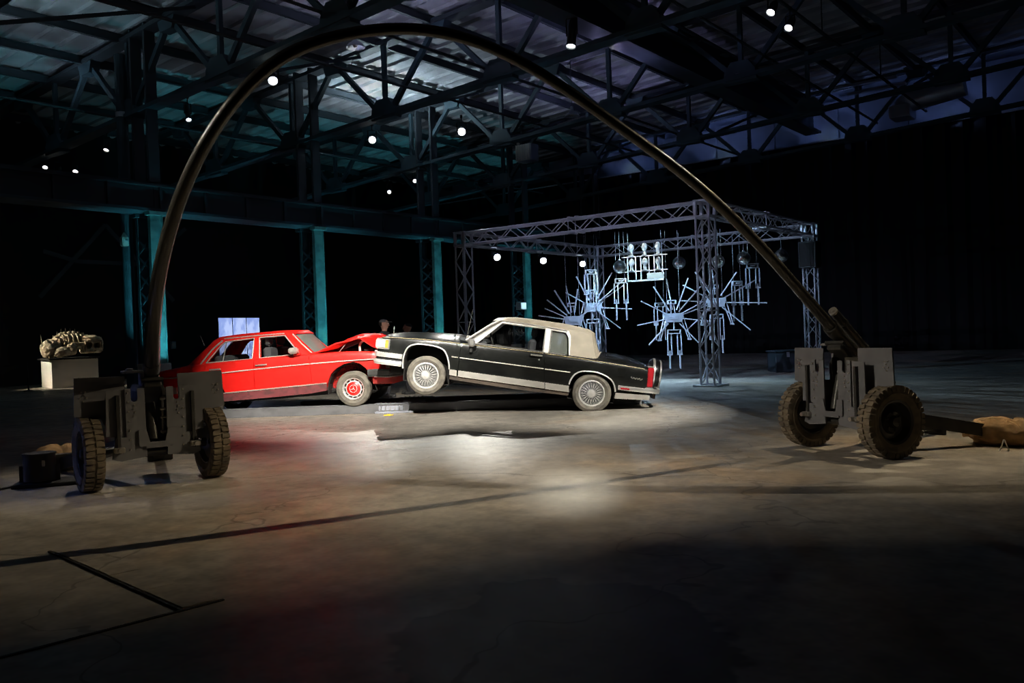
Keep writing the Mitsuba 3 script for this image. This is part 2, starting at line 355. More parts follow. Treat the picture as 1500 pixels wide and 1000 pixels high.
# columns: two flanges tied by lattice bars, the nave flange wrapped teal by an uplight
def column(u, n, first):
    t = thing('steel_column', f'laced steel column with a teal-lit flange, {n}', 'column', 'laced steel columns of the row')
    z1 = 10.9
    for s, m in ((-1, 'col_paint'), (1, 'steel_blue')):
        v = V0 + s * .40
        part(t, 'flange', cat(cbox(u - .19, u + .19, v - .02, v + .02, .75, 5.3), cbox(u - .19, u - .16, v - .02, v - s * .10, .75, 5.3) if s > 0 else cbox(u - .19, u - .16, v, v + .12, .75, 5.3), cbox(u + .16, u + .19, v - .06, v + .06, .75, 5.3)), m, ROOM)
        part(t, 'upper_flange', cbox(u - .17, u + .17, v - .05, v + .05, 6.2, z1), 'steel_dark', ROOM)
        part(t, 'base_casing', cbox(u - .24, u + .24, v - .14, v + .14, 0, .84, .015), 'white_paint', ROOM, label='white casing round the foot of the column')
        part(t, 'cap_plate', cbox(u - .27, u + .27, v - .14, v + .14, 5.22, 5.34, .01), m, ROOM)
        for k in range(5):
            part(t, 'rivet', cyl((u - .15 + .075 * k, v - .03, 5.06), (u - .15 + .075 * k, v - .03 - .02, 5.06), .018, .012, 6) if s < 0 else cyl((u - .15 + .075 * k, v + .02, 5.06), (u - .15 + .075 * k, v + .05, 5.06), .018, .012, 6), m, ROOM)
    zz = np.arange(.95, 5.1, .52)
    for k in range(len(zz) - 1):
        for s in (-1, 1):
            for f in (-.165, .165):
                part(t, 'lattice_bar', bar((u + f, V0 - s * .38, zz[k]), (u + f, V0 + s * .38, zz[k + 1]), .015, .07, (0, 1, .01)), 'steel_blue', ROOM)
column(US[1], 'first from the left, behind the arch foot', 0)
column(US[2], 'second from the left, beyond the red car', 0)
column(US[3], 'third from the left, behind the black car hood', 0)
column(US[4], 'seen through the stage frame', 0)
column(US[5], 'last one at the corner of the end wall', 0)
# the riveted crane girder that the columns carry
g = thing('crane_girder', 'long riveted crane girder running along the row of teal columns', 'girder')
for i in range(-1, 5):
    a, b = 13.88 + DV * i, 13.88 + DV * (i + 1) - .02
    part(g, 'web_plate', cbox(a, b, V0 - .36, V0 - .30, 5.42, 6.08), 'steel_dark', ROOM)
    for k in range(4): part(g, 'stiffener', cbox(a + .15 + 1.5 * k, a + .23 + 1.5 * k, V0 - .44, V0 - .36, 5.42, 6.08), 'steel_dark', ROOM)
part(g, 'bottom_flange', cbox(7.6, 38.3, V0 - .50, V0 + .5, 5.34, 5.42), 'steel_blue', ROOM)
part(g, 'top_flange', cbox(7.6, 38.3, V0 - .50, V0 + .1, 6.08, 6.14), 'steel_dark', ROOM)
part(g, 'rail', cbox(7.6, 38.3, V0 - .15, V0 - .05, 6.14, 6.26), 'steel_dark', ROOM)
# big pipe beside the first column
t = thing('drain_pipe', 'thick blue vertical pipe left of the first teal column', 'pipe')
part(t, 'pipe', cyl((US[1] - .15, V0 + 1.0, 0), (US[1] - .15, V0 + 1.0, 10.25), .17, n=20), 'steel_blue', ROOM, smooth=40)
part(t, 'collar', cyl((US[1] - .15, V0 + 1.0, 8.35), (US[1] - .15, V0 + 1.0, 8.5), .19, n=20), 'galv', ROOM, smooth=40, label='pale collar ring')
# wall bracing in the aisle
t = thing('wall_brace', 'faint steel cross bracing on the dark wall between the first two columns', 'brace')
for a, b in (((15.2, 3.4), (17.9, 6.4)), ((17.9, 6.4), (20.8, 3.3)), ((15.4, 5.2), (16.5, 4.9)), ((19.6, 4.9), (21.5, 6.5)), ((16.6, 4.85), (19.4, 4.85))):
    part(t, 'brace_bar', bar((a[0], 34.9, a[1]), (b[0], 34.9, b[1]), .12, .16), 'steel_blue', ROOM)
# the long dark beam that carries lamps
t = thing('lighting_beam', 'long dark beam running away under the roof towards the end wall', 'beam')
part(t, 'web', cbox(-2, 38.6, 12.82, 12.9, 9.72, 10.55), 'steel_dark', ROOM)
part(t, 'flange', cbox(-2, 38.6, 12.5, 13.2, 9.62, 9.72), 'steel_dark', ROOM)
part(t, 'flange', cbox(-2, 38.6, 12.5, 13.2, 10.55, 10.65), 'steel_dark', ROOM)
part(t, 'conduit', cyl((-2, 12.4, 10.8), (38.6, 12.4, 10.8), .06, n=8), 'steel_dark', ROOM)
for k in range(16): part(t, 'hanger_bracket', cbox(1 + 2.3 * k, 1.1 + 2.3 * k, 12.35, 13.0, 10.65, 10.8), 'steel_dark', ROOM)
t = thing('lamp_pipe', 'dark pipe at the upper right that carries a row of spotlights', 'pipe')
part(t, 'pipe', cyl((12, 8.2, 9.75), (38.4, 8.2, 9.75), .05, n=8), 'steel_dark', ROOM)
for k in range(5): part(t, 'drop_rod', cyl((13.5 + 6.1 * k, 8.2, 9.75), (13.5 + 6.1 * k, 8.2, roofz(8.2)), .02, n=6), 'steel_dark', ROOM)
# unit heater
t = thing('unit_heater', 'white gridded unit heater hung in front of the far column', 'heater')
part(t, 'housing', cbox(31.0, 31.6, 22.75, 23.6, 9.0, 9.75, .03), 'galv', ROOM)
for k in range(9): part(t, 'louvre', cbox(30.95, 31.0, 22.8, 23.55, 9.03 + .08 * k, 9.06 + .08 * k), 'white_paint', ROOM)
for k in range(6): part(t, 'louvre', cbox(30.94, 30.98, 22.82 + .14 * k, 22.85 + .14 * k, 9.02, 9.73), 'white_paint', ROOM)
for k in (22.9, 23.45): part(t, 'hanger_rod', cyl((31.3, k, 9.75), (31.3, k, roofz(k)), .015, n=6), 'steel_dark', ROOM)
# ventilation gear by the end wall, right
t = thing('ventilation_duct', 'galvanised round duct with a box fan near the end wall, upper right', 'duct')
part(t, 'duct', cyl((37.5, 8.6, 10.05), (37.5, 6.6, 10.3), .42, n=24), 'galv', ROOM, smooth=40)
part(t, 'elbow', sweep([(37.5, 8.6 + .35 * sin(a), 9.6 + .45 * cos(a)) for a in np.linspace(0, 1.5, 8)], .36, 20), 'galv', ROOM, smooth=40)
part(t, 'fan_box', cbox(37.0, 38.0, 8.5, 9.3, 9.4, 9.9, .03), 'galv', ROOM)
for k in range(3):
    put(thing('strip_fixture', ['upper left', 'middle', 'lower'][k] + ' unlit strip fixture in the rack beside the round duct', 'light fixture', 'strip fixtures by the duct'),
        cbox(36.8 + .25 * k, 37.0 + .25 * k, 8.9 - .9 * k * .3, 11.4 - .5 * k, 10.95 - .28 * k, 11.05 - .28 * k, .01), 'galv', ROOM)
# small things on the dark wall
for u, s in ((17.92, 'left of the first column, near the white plinth'), (21.45, 'right of the first column, above the red trunk')):
    k = thing('wall_switch_box', 'pale switch box on the dark wall ' + s, 'switch box')
    part(k, 'box', cbox(u - .11, u + .11, 36.08, 36.2, 1.2, 1.55, .01), 'galv', ROOM)
    part(k, 'cover', cbox(u - .08, u + .08, 36.06, 36.08, 1.24, 1.51, .005), 'white_paint', ROOM)
# floor hatch, front left
HM = mat4(rotz(math.atan2(4.42 - 5.8, -1.74 + 3.14)), (-3.14, 5.8, 0))
t = thing('floor_hatch', 'dark steel trench cover let into the floor at the lower left', 'trench cover')
part(t, 'frame_bar', cbox(0, 1.97, -.022, 0, .0, .010, .003), 'gun_dark', HM)
part(t, 'frame_bar', cbox(1.98, 2.0, -1.5, .22, .0, .008, .002), 'gun_dark', HM)
for k in range(4): part(t, 'cover_plate', cbox(.01 + .49 * k, .485 + .49 * k, .01, .20, .0, .006 + .002 * (k % 2), .002), 'concrete', HM)

# ------------------------------------------------------------------ cars
# car frame: x to the right of the picture along the car, y away from the camera, z up; origin on the centre line between the axles
def Mcar(x, y, z, yaw, pitch, hw):
    R = rotz(yaw) @ roty(-pitch)
    return mat4(R, np.array([x, y, z]) + R @ np.array([0, hw, 0]))
def body_loft(tab, n=64):
    tab = np.array(tab, float); x = tab[:, 0]; X = np.unique(np.r_[np.linspace(x[0], x[-1], n), x]); I = PchipInterpolator(x, tab[:, 1:])(X); out = []
    for xx, (zb, zs, zt, hw) in zip(X, I):
        h = zs - zb
        half = [(hw * .8, zb), (hw * .94, zb + .02), (hw * .985, zb + .12 * h), (hw, zb + .45 * h), (hw * .997, zb + .7 * h), (hw * .987, zb + .88 * h), (hw * .968, zs - .012), (hw * .935, zs),
                (hw * .74, zs + .45 * (zt - zs)), (hw * .4, zs + .85 * (zt - zs))]
        r = [(0, zb)] + half + [(0, zt)] + [(-y, z) for y, z in half[::-1]]
        out.append(np.array([(xx, y, z) for y, z in r]))
    return M3(loft(out))
def greenhouse(g, d=0.0):
    def rg(k, low=False):
        z, xf0, xfc, yA, yC, xrc, xr0 = g[k]
        s = 1 if k < 3 else 2.0
        xf0, xfc, xrc, xr0, yA, yC = xf0 - d * 1.25 * s, xfc - d * s, xrc + d * s, xr0 + d * 1.25 * s, yA - d * s, yC - d * s
        z = z - (d if k > 1 else (d * .6 if k == 1 else 0)) - (.12 if (low and d > 0) else 0)
        h = [(xf0, 0), (xf0 - .15 * (xf0 - xfc), yA * .4), (xf0 - .5 * (xf0 - xfc), yA * .75), (xf0 - .85 * (xf0 - xfc), yA * .95), (xfc - .03, yA)]
        h += [(xfc + (xrc - xfc) * t, yA + (yC - yA) * t) for t in (.2, .4, .6, .8)]
        h += [(xrc + .03, yC), (xrc + .15 * (xr0 - xrc), yC * .95), (xrc + .5 * (xr0 - xrc), yC * .75), (xrc + .85 * (xr0 - xrc), yC * .4), (xr0, 0)]
        r = h + [(x, -y) for x, y in h[-2:0:-1]]
        tl = g.get('tilt', 0)
        return np.array([(x, y, z - (tl * max(0, (x - .3)) if k >= 1 else 0)) for x, y in r])
    return M3(loft([rg(0, True)] + [rg(k) for k in (1, 2, 3)]))
def wheel_well(poly, y0, y1, c):
    p = np.array(poly); q = np.array(c)
    sc = lambda k: q + (p - q) * k
    return ((pxz(sc(.992), y0, y1) - pxz(sc(.962), y0 - .01, y1 + .01)) + (pxz(sc(.992), y1 - .02, y1) if y0 < 0 else pxz(sc(.992), y0, y0 + .02)))
def tire(r, w, rim, bulge=.012):
    h = w / 2
    return lathe([(rim, -h * .75), (rim + .02, -h * .95), ((r + rim) / 2, -h - bulge), (r - .035, -h * .96), (r - .010, -h * .80), (r, -h * .55), (r, h * .55), (r - .010, h * .80), (r - .035, h * .96), ((r + rim) / 2, h + bulge), (rim + .02, h * .95), (rim, h * .75)], 48)
def disc(r0, r1, y0, y1, n=40): return lathe([(r0, y0), (r1, y0), (r1, y1), (r0, y1)], n)
def near(pts, y): return [(x, y, z) for x, z in pts]
def smoothpath(pts, n=40):
    p = np.asarray(pts, float); t = np.r_[0, np.cumsum(np.linalg.norm(np.diff(p, axis=0), axis=1))]
    return PchipInterpolator(t, p)(np.linspace(0, t[-1], n))
def seat(x, y, z, s):
    """a seat back with its headrest; s=+1 faces +x"""
    return cat(cbox(x - .07, x + .07, y - .24, y + .24, z, z + .52, .04), cbox(x - .30 + .25 * s, x + .05 + .25 * s, y - .24, y + .24, z - .05, z + .10, .04), cbox(x - .05 - .02 * s, x + .05 - .02 * s, y - .13, y + .13, z + .55, z + .72, .035), cyl((x, y - .06, z + .5), (x, y - .06, z + .6), .01), cyl((x, y + .06, z + .5), (x, y + .06, z + .6), .01))

# ---- the red sedan, nose lifted, its hood crumpled
RHW = .885
RED = Mcar(-4.2156, 15.6, .0728, -.05, .0516, RHW)
car = thing('car', 'bright red four-door sedan with a crumpled hood, crushed under the black coupe', 'car')
rb = body_loft([(-2.33, .50, .84, .86, .76), (-2.29, .40, .90, .915, .82), (-2.2, .36, .925, .945, .855), (-1.9, .34, .955, .985, .875), (-1.7, .33, .985, 1.01, .88), (-1.3, .31, 1.0, 1.02, .885), (0, .31, 1.01, 1.03, .885), (.6, .31, 1.005, 1.02, .882),
                 (.86, .33, 1.005, 1.0, .878), (.95, .34, 1.005, .86, .876), (1.2, .36, 1.0, .85, .872), (1.75, .38, .955, .85, .855), (1.86, .44, .93, .86, .83), (1.89, .5, .90, .86, .80)])
archF = [(.87, .25), (.89, .44), (.97, .61), (1.08, .71), (1.22, .775), (1.40, .80), (1.52, .755), (1.62, .66), (1.71, .49), (1.78, .25)]
archR = [(x - 2.72 if x < 1.5 else x - 2.70, z) for x, z in archF]
archR = [(-1.82, .25), (-1.80, .42), (-1.72, .60), (-1.58, .71), (-1.38, .755), (-1.18, .71), (-1.04, .60), (-.97, .42), (-.95, .25)]
for a in (archF, archR):
    for y0, y1 in ((-1, -.52), (.52, 1)): rb -= pxz(a, y0, y1)
rb -= cbox(-1.25, .52, -.74, .74, .55, 1.3)
side = lambda pts: pxz(pts, -1.0, -.80)
fd = [(-.42, .445), (-.40, 1.02), (.60, 1.02), (.62, .445)]
rd = [(-1.30, 1.02), (-1.30, .80), (-1.12, .70), (-.96, .50), (-.95, .445), (-.435, .445), (-.415, 1.02)]
trunk = cbox(-2.26, -1.78, -.66, .66, .83, 1.2)
ff = [(.635, .46), (.615, 1.1), (2.0, 1.1), (2.0, .3), (1.6, .3)]
dfront, drear, lid, fend = rb ^ side(fd), rb ^ side(rd), rb ^ trunk, rb ^ side([(.635, .46), (.615, 1.1), (2.0, 1.1), (2.0, .3), (.9, .3), (.86, .46)])
gap = lambda pts, e=.006: m3.CrossSection([np.array(pts)[::-1] if np.sum(np.array(pts)[:, 0] * np.roll(np.array(pts)[:, 1], -1) - np.array(pts)[:, 1] * np.roll(np.array(pts)[:, 0], -1)) < 0 else np.array(pts)]).offset(e, m3.JoinType.Miter).extrude(.2).rotate([90, 0, 0]).translate([0, -.80, 0])
rb = rb - gap(fd) - gap(rd) - cbox(-2.266, -1.774, -.666, .666, .824, 1.2) - gap([(.635, .46), (.615, 1.1), (2.0, 1.1), (2.0, .3), (.9, .3), (.86, .46)], .0)
part(car, 'body', rb, 'red_paint', RED, smooth=32)
part(car, 'front_fender', fend, 'red_paint', RED, smooth=32)
d1 = part(car, 'front_door', dfront, 'red_paint', RED, smooth=32)
d2 = part(car, 'rear_door', drear, 'red_paint', RED, smooth=32)
part(car, 'trunk_lid', lid, 'red_paint', RED, smooth=32)
def handle(x, z, y): return cat(cbox(x - .10, x + .10, y - .045, y - .03, z - .014, z + .012, .006), cbox(x - .10, x - .075, y - .04, y, z - .012, z + .012), cbox(x + .075, x + .10, y - .04, y, z - .012, z + .012))
part(d1, 'handle', handle(-.27, .89, -.875), 'chrome', RED, label='chrome pull handle')
part(d2, 'handle', handle(-1.12, .88, -.875), 'chrome', RED, label='chrome pull handle')
part(car, 'sill', pxz([(-1.03, .43), (.89, .455), (.88, .33), (.6, .30), (-.3, .29), (-1.02, .29)], -.895, -.6), 'maroon_sill', RED, label='dusty maroon sill')
part(car, 'sill', pxz([(-.95, .43), (.89, .455), (.88, .33), (-.95, .29)], .6, .89), 'maroon_sill', RED, label='dusty maroon sill')
part(car, 'sill_strip', sweep(near([(-1.04, .44), (.89, .462)], -.90), .011, 6), 'chrome_dull', RED, label='chrome strip')
for q, y in (([(-1.9, .79), (-1.07, .805), (-.42, .82)], -.893), ([(-.41, .82), (.44, .832), (.61, .832)], -.893), ([(.63, .832), (1.2, .83), (1.84, .815)], -.885)): part(car, 'side_strip', sweep(near(q, y), .011, 6), 'bright_metal', RED, label='chrome strip')
part(car, 'side_strip', sweep(near([(-2.28, .80), (-1.9, .79)], -.885), .011, 6), 'chrome', RED)
GR = {0: (.985, .88, .60, .80, .80, -1.66, -1.80), 1: (1.415, .44, .21, .62, .62, -1.17, -1.36), 2: (1.468, .37, .15, .53, .53, -1.08, -1.26), 3: (1.492, .10, -.02, .32, .32, -.8, -.95)}
G = greenhouse(GR); Gi = greenhouse(GR, .05)
wf = [(-.34, 1.385), (-.32, 1.015), (.42, 1.02), (.36, 1.10), (.13, 1.385)]
wr = [(-1.31, 1.01), (-1.05, 1.31), (-.97, 1.365), (-.44, 1.385), (-.46, 1.01)]
wcut = pxz(wf, -1, 1) + pxz(wr, -1, 1)
ws = pyz([(-.66, 1.03), (.66, 1.03), (.55, 1.395), (-.55, 1.395)], .0, 1.3)
wb = pyz([(-.60, 1.04), (.60, 1.04), (.50, 1.385), (-.50, 1.385)], -2.2, -1.0)
shell = G - Gi - wcut - ws - wb
part(car, 'roof', shell, 'red_paint', RED, smooth=28)
sk = greenhouse(GR, .012)
def pane(cut, ref): return outer_faces(sk ^ cut, ref)
part(car, 'side_window', pane(pxz(wf, -1, 0), (0, -1, .3)), 'glass', RED)
part(car, 'side_window', pane(pxz(wr, -1, 0), (0, -1, .3)), 'glass', RED)
part(car, 'side_window', pane(pxz(wf, 0, 1), (0, 1, .3)), 'glass', RED)
part(car, 'side_window', pane(pxz(wr, 0, 1), (0, 1, .3)), 'glass', RED)
part(car, 'windshield', pane(ws, (.7, 0, .7)), 'glass_dusty', RED, label='dusty windshield')
part(car, 'rear_window', pane(wb, (-.7, 0, .7)), 'glass_dusty', RED)
def yside(z, g): return -(g[0][3] + (g[1][3] - g[0][3]) * (z - g[0][0]) / (g[1][0] - g[0][0])) - .006
def trimloop(poly, g, r, m, nme, P_, close=True, par=None):
    p = np.array(poly + ([poly[0]] if close else []), float); q = []
    for a, b in zip(p[:-1], p[1:]): q += [a + (b - a) * t for t in np.linspace(0, 1, 6)[:-1]]
    q.append(p[-1])
    part(par or car, nme, sweep([(x, yside(z, g), z) for x, z in q], r, 6), m, P_)
trimloop(wf, GR, .013, 'chrome_dull', 'window_frame', RED)
trimloop(wr, GR, .013, 'chrome_dull', 'window_frame', RED)
trimloop([(-.95, 1.37), (-1.0, 1.01)], GR, .011, 'chrome', 'window_divider', RED, False)
trimloop([(-1.42, .99), (-1.22, 1.24), (-1.03, 1.395)], GR, .016, 'chrome_dull', 'pillar_trim', RED, False)
trimloop([(-1.0, 1.425), (-.4, 1.43), (.12, 1.425)], GR, .012, 'chrome_dull', 'gutter_trim', RED, False)
part(car, 'windshield_trim', sweep([(.90 - .00, 0, .995), (.84, .45, .995), (.72, .68, 1.0), (.64, .745, 1.01)], .013, 6), 'chrome_dull', RED)
part(car, 'windshield_trim', sweep([(.645, -.745, 1.01), (.45, -.69, 1.2), (.27, -.61, 1.40)], .013, 6), 'chrome_dull', RED)
part(car, 'windshield_trim', sweep([(.645, .745, 1.01), (.45, .69, 1.2), (.27, .61, 1.40)], .013, 6), 'chrome_dull', RED)
for q in ([(.86, -.35, 1.04), (.80, -.05, 1.10), (.76, .3, 1.13)], [(.84, .1, 1.05), (.78, .4, 1.10), (.70, .62, 1.12)]): part(car, 'wiper', sweep(q, .010, 6), 'rubber', RED)
mr = part(car, 'side_mirror', cbox(.27, .44, -1.02, -.86, 1.035, 1.15, .035), 'chrome_dull', RED, label='chrome door mirror')
part(mr, 'mirror_stalk', cbox(.33, .46, -.90, -.82, 1.0, 1.05, .01), 'red_paint', RED)
part(car, 'antenna', cyl((-1.41, -.55, 1.33), (-1.47, -.56, 1.52), .005, n=6), 'chrome_dull', RED)
part(car, 'dashboard', cat(cbox(.40, .80, -.70, .70, .80, 1.03, .05), cbox(-1.25, .5, -.73, .73, .55, .60)), 'interior', RED)
part(car, 'steering_wheel', xf(lathe([(.175, -.01), (.195, -.01), (.195, .01), (.175, .01)], 24, 'x'), mat4(roty(.4), (.28, .36, 1.06))), 'rubber', RED)
for y in (-.36, .36): part(car, 'seat', seat(-.25, y, .68, 1), 'interior', RED)
part(car, 'rear_seat', cat(cbox(-1.22, -1.02, -.68, .68, .70, 1.12, .05), cbox(-1.1, -.65, -.68, .68, .65, .80, .05)), 'interior', RED)
# hood, folded up in the middle
def hood():
    xs = np.array([.66, .82, 1.10, 1.35, 1.49, 1.56, 1.64, 1.75, 1.85, 1.90]); E_ = np.array([1.025, 1.045, 1.135, 1.205, 1.245, 1.235, 1.185, 1.095, 1.01, .965]); Cc = np.array([1.035, 1.07, 1.175, 1.265, 1.285, 1.28, 1.275, 1.255, 1.215, 1.19])
    ys = np.linspace(-.80, .80, 17); r = np.random.default_rng(3); out = []
    bx = np.zeros((len(xs), 17)); V = []
    for i, x in enumerate(xs):
        for j, y in enumerate(ys):
            w = min(1, max(0, (abs(y) - .22) / .58)); w = w * w * (3 - 2 * w)
            z = Cc[i] * (1 - w) + E_[i] * w + (.018 * r.normal() if 1 < i else 0)
            xx = x - .05 * (abs(y) / .8) ** 2 * (i < 2) + (.02 * r.normal() if i > 2 else 0) - (.12 * (y > .2) * (i > 5))
            V.append((xx, y, z))
    V = np.array(V); n = 17; F = []
    for i in range(len(xs) - 1):
        for j in range(n - 1):
            a = i * n + j; F += [(a, a + 1, a + n + 1), (a, a + n + 1, a + n)]
    N = len(V); F = np.array(F); F2 = F[:, ::-1] + N; edge = [i * n for i in range(len(xs))] ; S = []
    border = [(j, j + 1) for j in range(n - 1)] + [((i + 0) * n + n - 1, (i + 1) * n + n - 1) for i in range(len(xs) - 1)] + [(len(xs) * n - 1 - j, len(xs) * n - 2 - j) for j in range(n - 1)] + [((i + 1) * n, i * n) for i in range(len(xs) - 2, -1, -1)]
    for a, b in border: S += [(b, a, a + N), (b, a + N, b + N)]
    return np.vstack([V, V - [0, 0, .028]]), np.vstack([F[:, ::-1], F2[:, ::-1], np.array(S)[:, ::-1]])
part(car, 'hood', hood(), 'red_paint', RED, smooth=18, label='crumpled hood folded upward')
e = part(car, 'engine_bay', cat(cbox(.95, 1.8, -.72, .72, .80, .875), cbox(1.0, 1.5, -.3, .35, .85, 1.04, .05), cbox(1.55, 1.72, -.6, .5, .8, 1.02, .02)), 'under', RED)
part(e, 'hose', sweep(smoothpath([(1.47, -.55, .90), (1.47, -.56, 1.06), (1.50, -.56, 1.13), (1.60, -.55, 1.17), (1.70, -.5, 1.14)]), .022, 10), 'lens_white', RED, label='pale bent hose')
part(e, 'hood_strut', bar((1.02, -.66, .90), (1.25, -.7, 1.13), .03, .012), 'chrome_dull', RED)
part(car, 'radiator_grille', cat(cbox(1.86, 1.93, -.40, .40, .62, .98, .01), *[cbox(1.92, 1.955, -.39 + .09 * k, -.375 + .09 * k, .63, .97) for k in range(9)], *[cbox(1.92, 1.95, -.39, .39, .66 + .06 * k, .67 + .06 * k) for k in range(5)]), 'chrome_dull', RED)
for y in (-.62, .62):
    h = part(car, 'headlight', cbox(1.82, 1.90, y - .18, y + .14, .68, .88, .03), 'lens_white', RED)
    part(h, 'indicator', cbox(1.79, 1.875, y - .20 if y < 0 else y + .145, y - .185 if y < 0 else y + .2, .69, .86, .006), 'lens_amber', RED)
# bumper bent and pushed forward
bp = smoothpath([(1.66, -.88, .575), (1.85, -.895, .565), (1.98, -.87, .548), (2.12, -.70, .545), (2.26, -.45, .565), (2.28, 0, .575), (2.20, .5, .57), (2.0, .82, .565), (1.66, .87, .57)], 46)
part(car, 'front_bumper', flatsweep(bp, [(-.03, -.062), (.03, -.066), (.052, -.03), (.052, .035), (.028, .07), (-.03, .06)]), 'bumper_rubber', RED, smooth=30, label='bent bumper with a dark rubber face')
part(car, 'bumper_strip', flatsweep(bp[2:-2], [(.034, -.080), (.058, -.072), (.058, -.058), (.034, -.058)]), 'chrome', RED, label='chrome lip')
part(car, 'front_valance', flatsweep(smoothpath([(1.72, -.83, .44), (1.9, -.83, .43), (2.06, -.72, .42), (2.16, -.4, .43), (2.18, 0, .43), (2.1, .45, .43), (1.75, .82, .43)], 40), [(-.02, -.075), (.02, -.06), (.035, .065), (-.02, .07)]), 'red_dusty', RED, smooth=30, label='dusty lower apron')
rp = smoothpath([(-1.85, -.88, .56), (-2.25, -.88, .56), (-2.37, -.78, .56), (-2.40, 0, .56), (-2.37, .78, .56), (-2.25, .88, .56), (-1.85, .88, .56)], 40)[::-1]
part(car, 'rear_bumper', flatsweep(rp, [(-.03, -.06), (.04, -.06), (.05, .05), (-.03, .06)]), 'chrome_dull', RED, smooth=30)
for y in (-.62, .62): part(car, 'tail_light', cbox(-2.345, -2.27, y - .2, y + .2, .68, .84, .02), 'lens_red', RED)
WRX = (1.35, -1.38)
for a, cx in ((archF, WRX[0]), (archR, WRX[1])):
    for y0, y1 in ((-.80, -.50), (.50, .80)): part(car, 'wheel_well', wheel_well(a, y0, y1, (cx, .35)), 'under', RED)
part(car, 'underbody', cat(cbox(-2.1, .95, -.6, .6, .24, .36, .04), cyl((-1.9, .3, .25), (.6, .3, .25), .04), cbox(.95, 1.75, -.5, .5, .28, .42, .03), cyl((1.35, -.6, .318), (1.35, .6, .318), .035), cyl((-1.38, -.6, .318), (-1.38, .6, .318), .05)), 'under', RED)
def star(r, t):
    out = []
    for k in range(3):
        a = pi / 2 + k * 2 * pi / 3
        out.append(hull([(r * cos(a), -t, r * sin(a)), (.16 * r * cos(a + 1.05), 0, .16 * r * sin(a + 1.05)), (.16 * r * cos(a - 1.05), 0, .16 * r * sin(a - 1.05)), (0, -t * 2.5, 0), (.02 * r, 0, 0)]))
    return cat(*out, disc(r * .98, r * 1.1, -t, t, 28))
rim_r = M3(lathe([(.02, -.055), (.10, -.062), (.155, -.05), (.185, -.075), (.197, -.085), (.197, .06), (.18, .06), (.17, -.02), (.02, -.02)], 40))
for k in range(12):
    a = (k + .5) * pi / 6; rim_r -= cbox(-.030, .030, -.2, .2, .145, .172).rotate([0, math.degrees(a), 0])
tire_r = mikit.ply(tire(.318, .195, .19), 'tire_dusty', 30); rim_r = mikit.ply(rim_r, 'steel_wheel', 30)
cap_r = mikit.ply(lathe([(0.001, -.082), (.06, -.08), (.105, -.070), (.125, -.058), (.125, -.04), (0.001, -.04)], 32), 'red_paint', 30); star_r = mikit.ply(star(.064, .005), 'bright_metal')
for cx in WRX:
    for s in (-1, 1):
        M = RED @ mat4(rotz(0 if s < 0 else pi), (cx, s * .755, .318)) @ mat4(roty(.15 * cx))
        w = part(car, 'wheel', tire_r, None, M, label='dusty tyre')
        part(w, 'rim', rim_r, None, M, label='slotted steel rim'); part(w, 'hubcap', cap_r, None, M, label='red hubcap'); part(w, 'star_emblem', star_r, None, M @ mat4(t=(0, -.083, 0)), label='three-pointed star emblem')

# ---- the black coupe, front end up on the red hood
BHW = .91
BLK = Mcar(-.1338, 14.562, .1664, -.035, -.14156, BHW)
car = thing('car', 'black two-door coupe with a tan vinyl roof and wire wheels, climbing onto the red sedan', 'car')
bb = body_loft([(-2.28, .52, .83, .86, .80), (-2.25, .46, .865, .91, .87), (-2.17, .44, .895, .965, .895), (-1.86, .42, .925, 1.02, .905), (-1.24, .40, .945, 1.065, .91), (-.95, .38, .945, 1.075, .91), (-.7, .37, .94, 1.03, .91), (-.4, .36, .935, .985, .91), (.5, .36, .92, .98, .91),
                 (1.3, .36, .905, 1.02, .91), (1.53, .36, .90, 1.035, .907), (1.89, .36, .885, 1.01, .903), (2.12, .37, .865, .965, .898), (2.30, .40, .85, .905, .89), (2.36, .45, .83, .875, .875), (2.39, .5, .80, .84, .86)])
aF = [(-1.79, .20), (-1.80, .41), (-1.81, .56), (-1.77, .74), (-1.70, .81), (-1.55, .85), (-1.35, .845), (-1.16, .80), (-1.07, .68), (-1.02, .48), (-1.0, .20)]
aR = [(1.0, .20), (1.01, .44), (1.06, .58), (1.13, .65), (1.25, .69), (1.40, .695), (1.55, .665), (1.66, .62), (1.74, .55), (1.79, .40), (1.79, .20)]
for a in (aF, aR):
    for y0, y1 in ((-1, -.52), (.52, 1)): bb -= pxz(a, y0, y1)
bb -= cbox(-.55, 1.2, -.76, .76, .55, 1.3)
sideb = lambda pts: pxz(pts, -1.0, -.82)
dd = [(-.87, .38), (-.86, .955), (.545, .955), (.60, .38)]
hoodc, lidc = cbox(-2.19, -1.0, -.80, .80, .93, 1.3), cbox(1.62, 2.30, -.74, .74, .86, 1.3)
door, hd, ld = bb ^ sideb(dd), bb ^ hoodc, bb ^ lidc
gapb = m3.CrossSection([np.array(dd)[::-1]]).offset(.006, m3.JoinType.Miter).extrude(.2).rotate([90, 0, 0]).translate([0, -.82, 0])
bb = bb - gapb - cbox(-2.195, -.995, -.805, .805, .925, 1.3) - cbox(1.615, 2.305, -.745, .745, .855, 1.3)
part(car, 'body', bb, 'black_paint', BLK, smooth=32)
d = part(car, 'door', door, 'black_paint', BLK, smooth=32)
part(car, 'hood', hd, 'black_paint', BLK, smooth=32)
part(car, 'trunk_lid', ld, 'black_paint', BLK, smooth=32)
part(d, 'handle', handle(.42, .87, -.90), 'chrome', BLK, label='chrome pull handle')
part(d, 'lock', cyl((.47, -.90, .80), (.47, -.915, .80), .016, n=12), 'chrome', BLK)
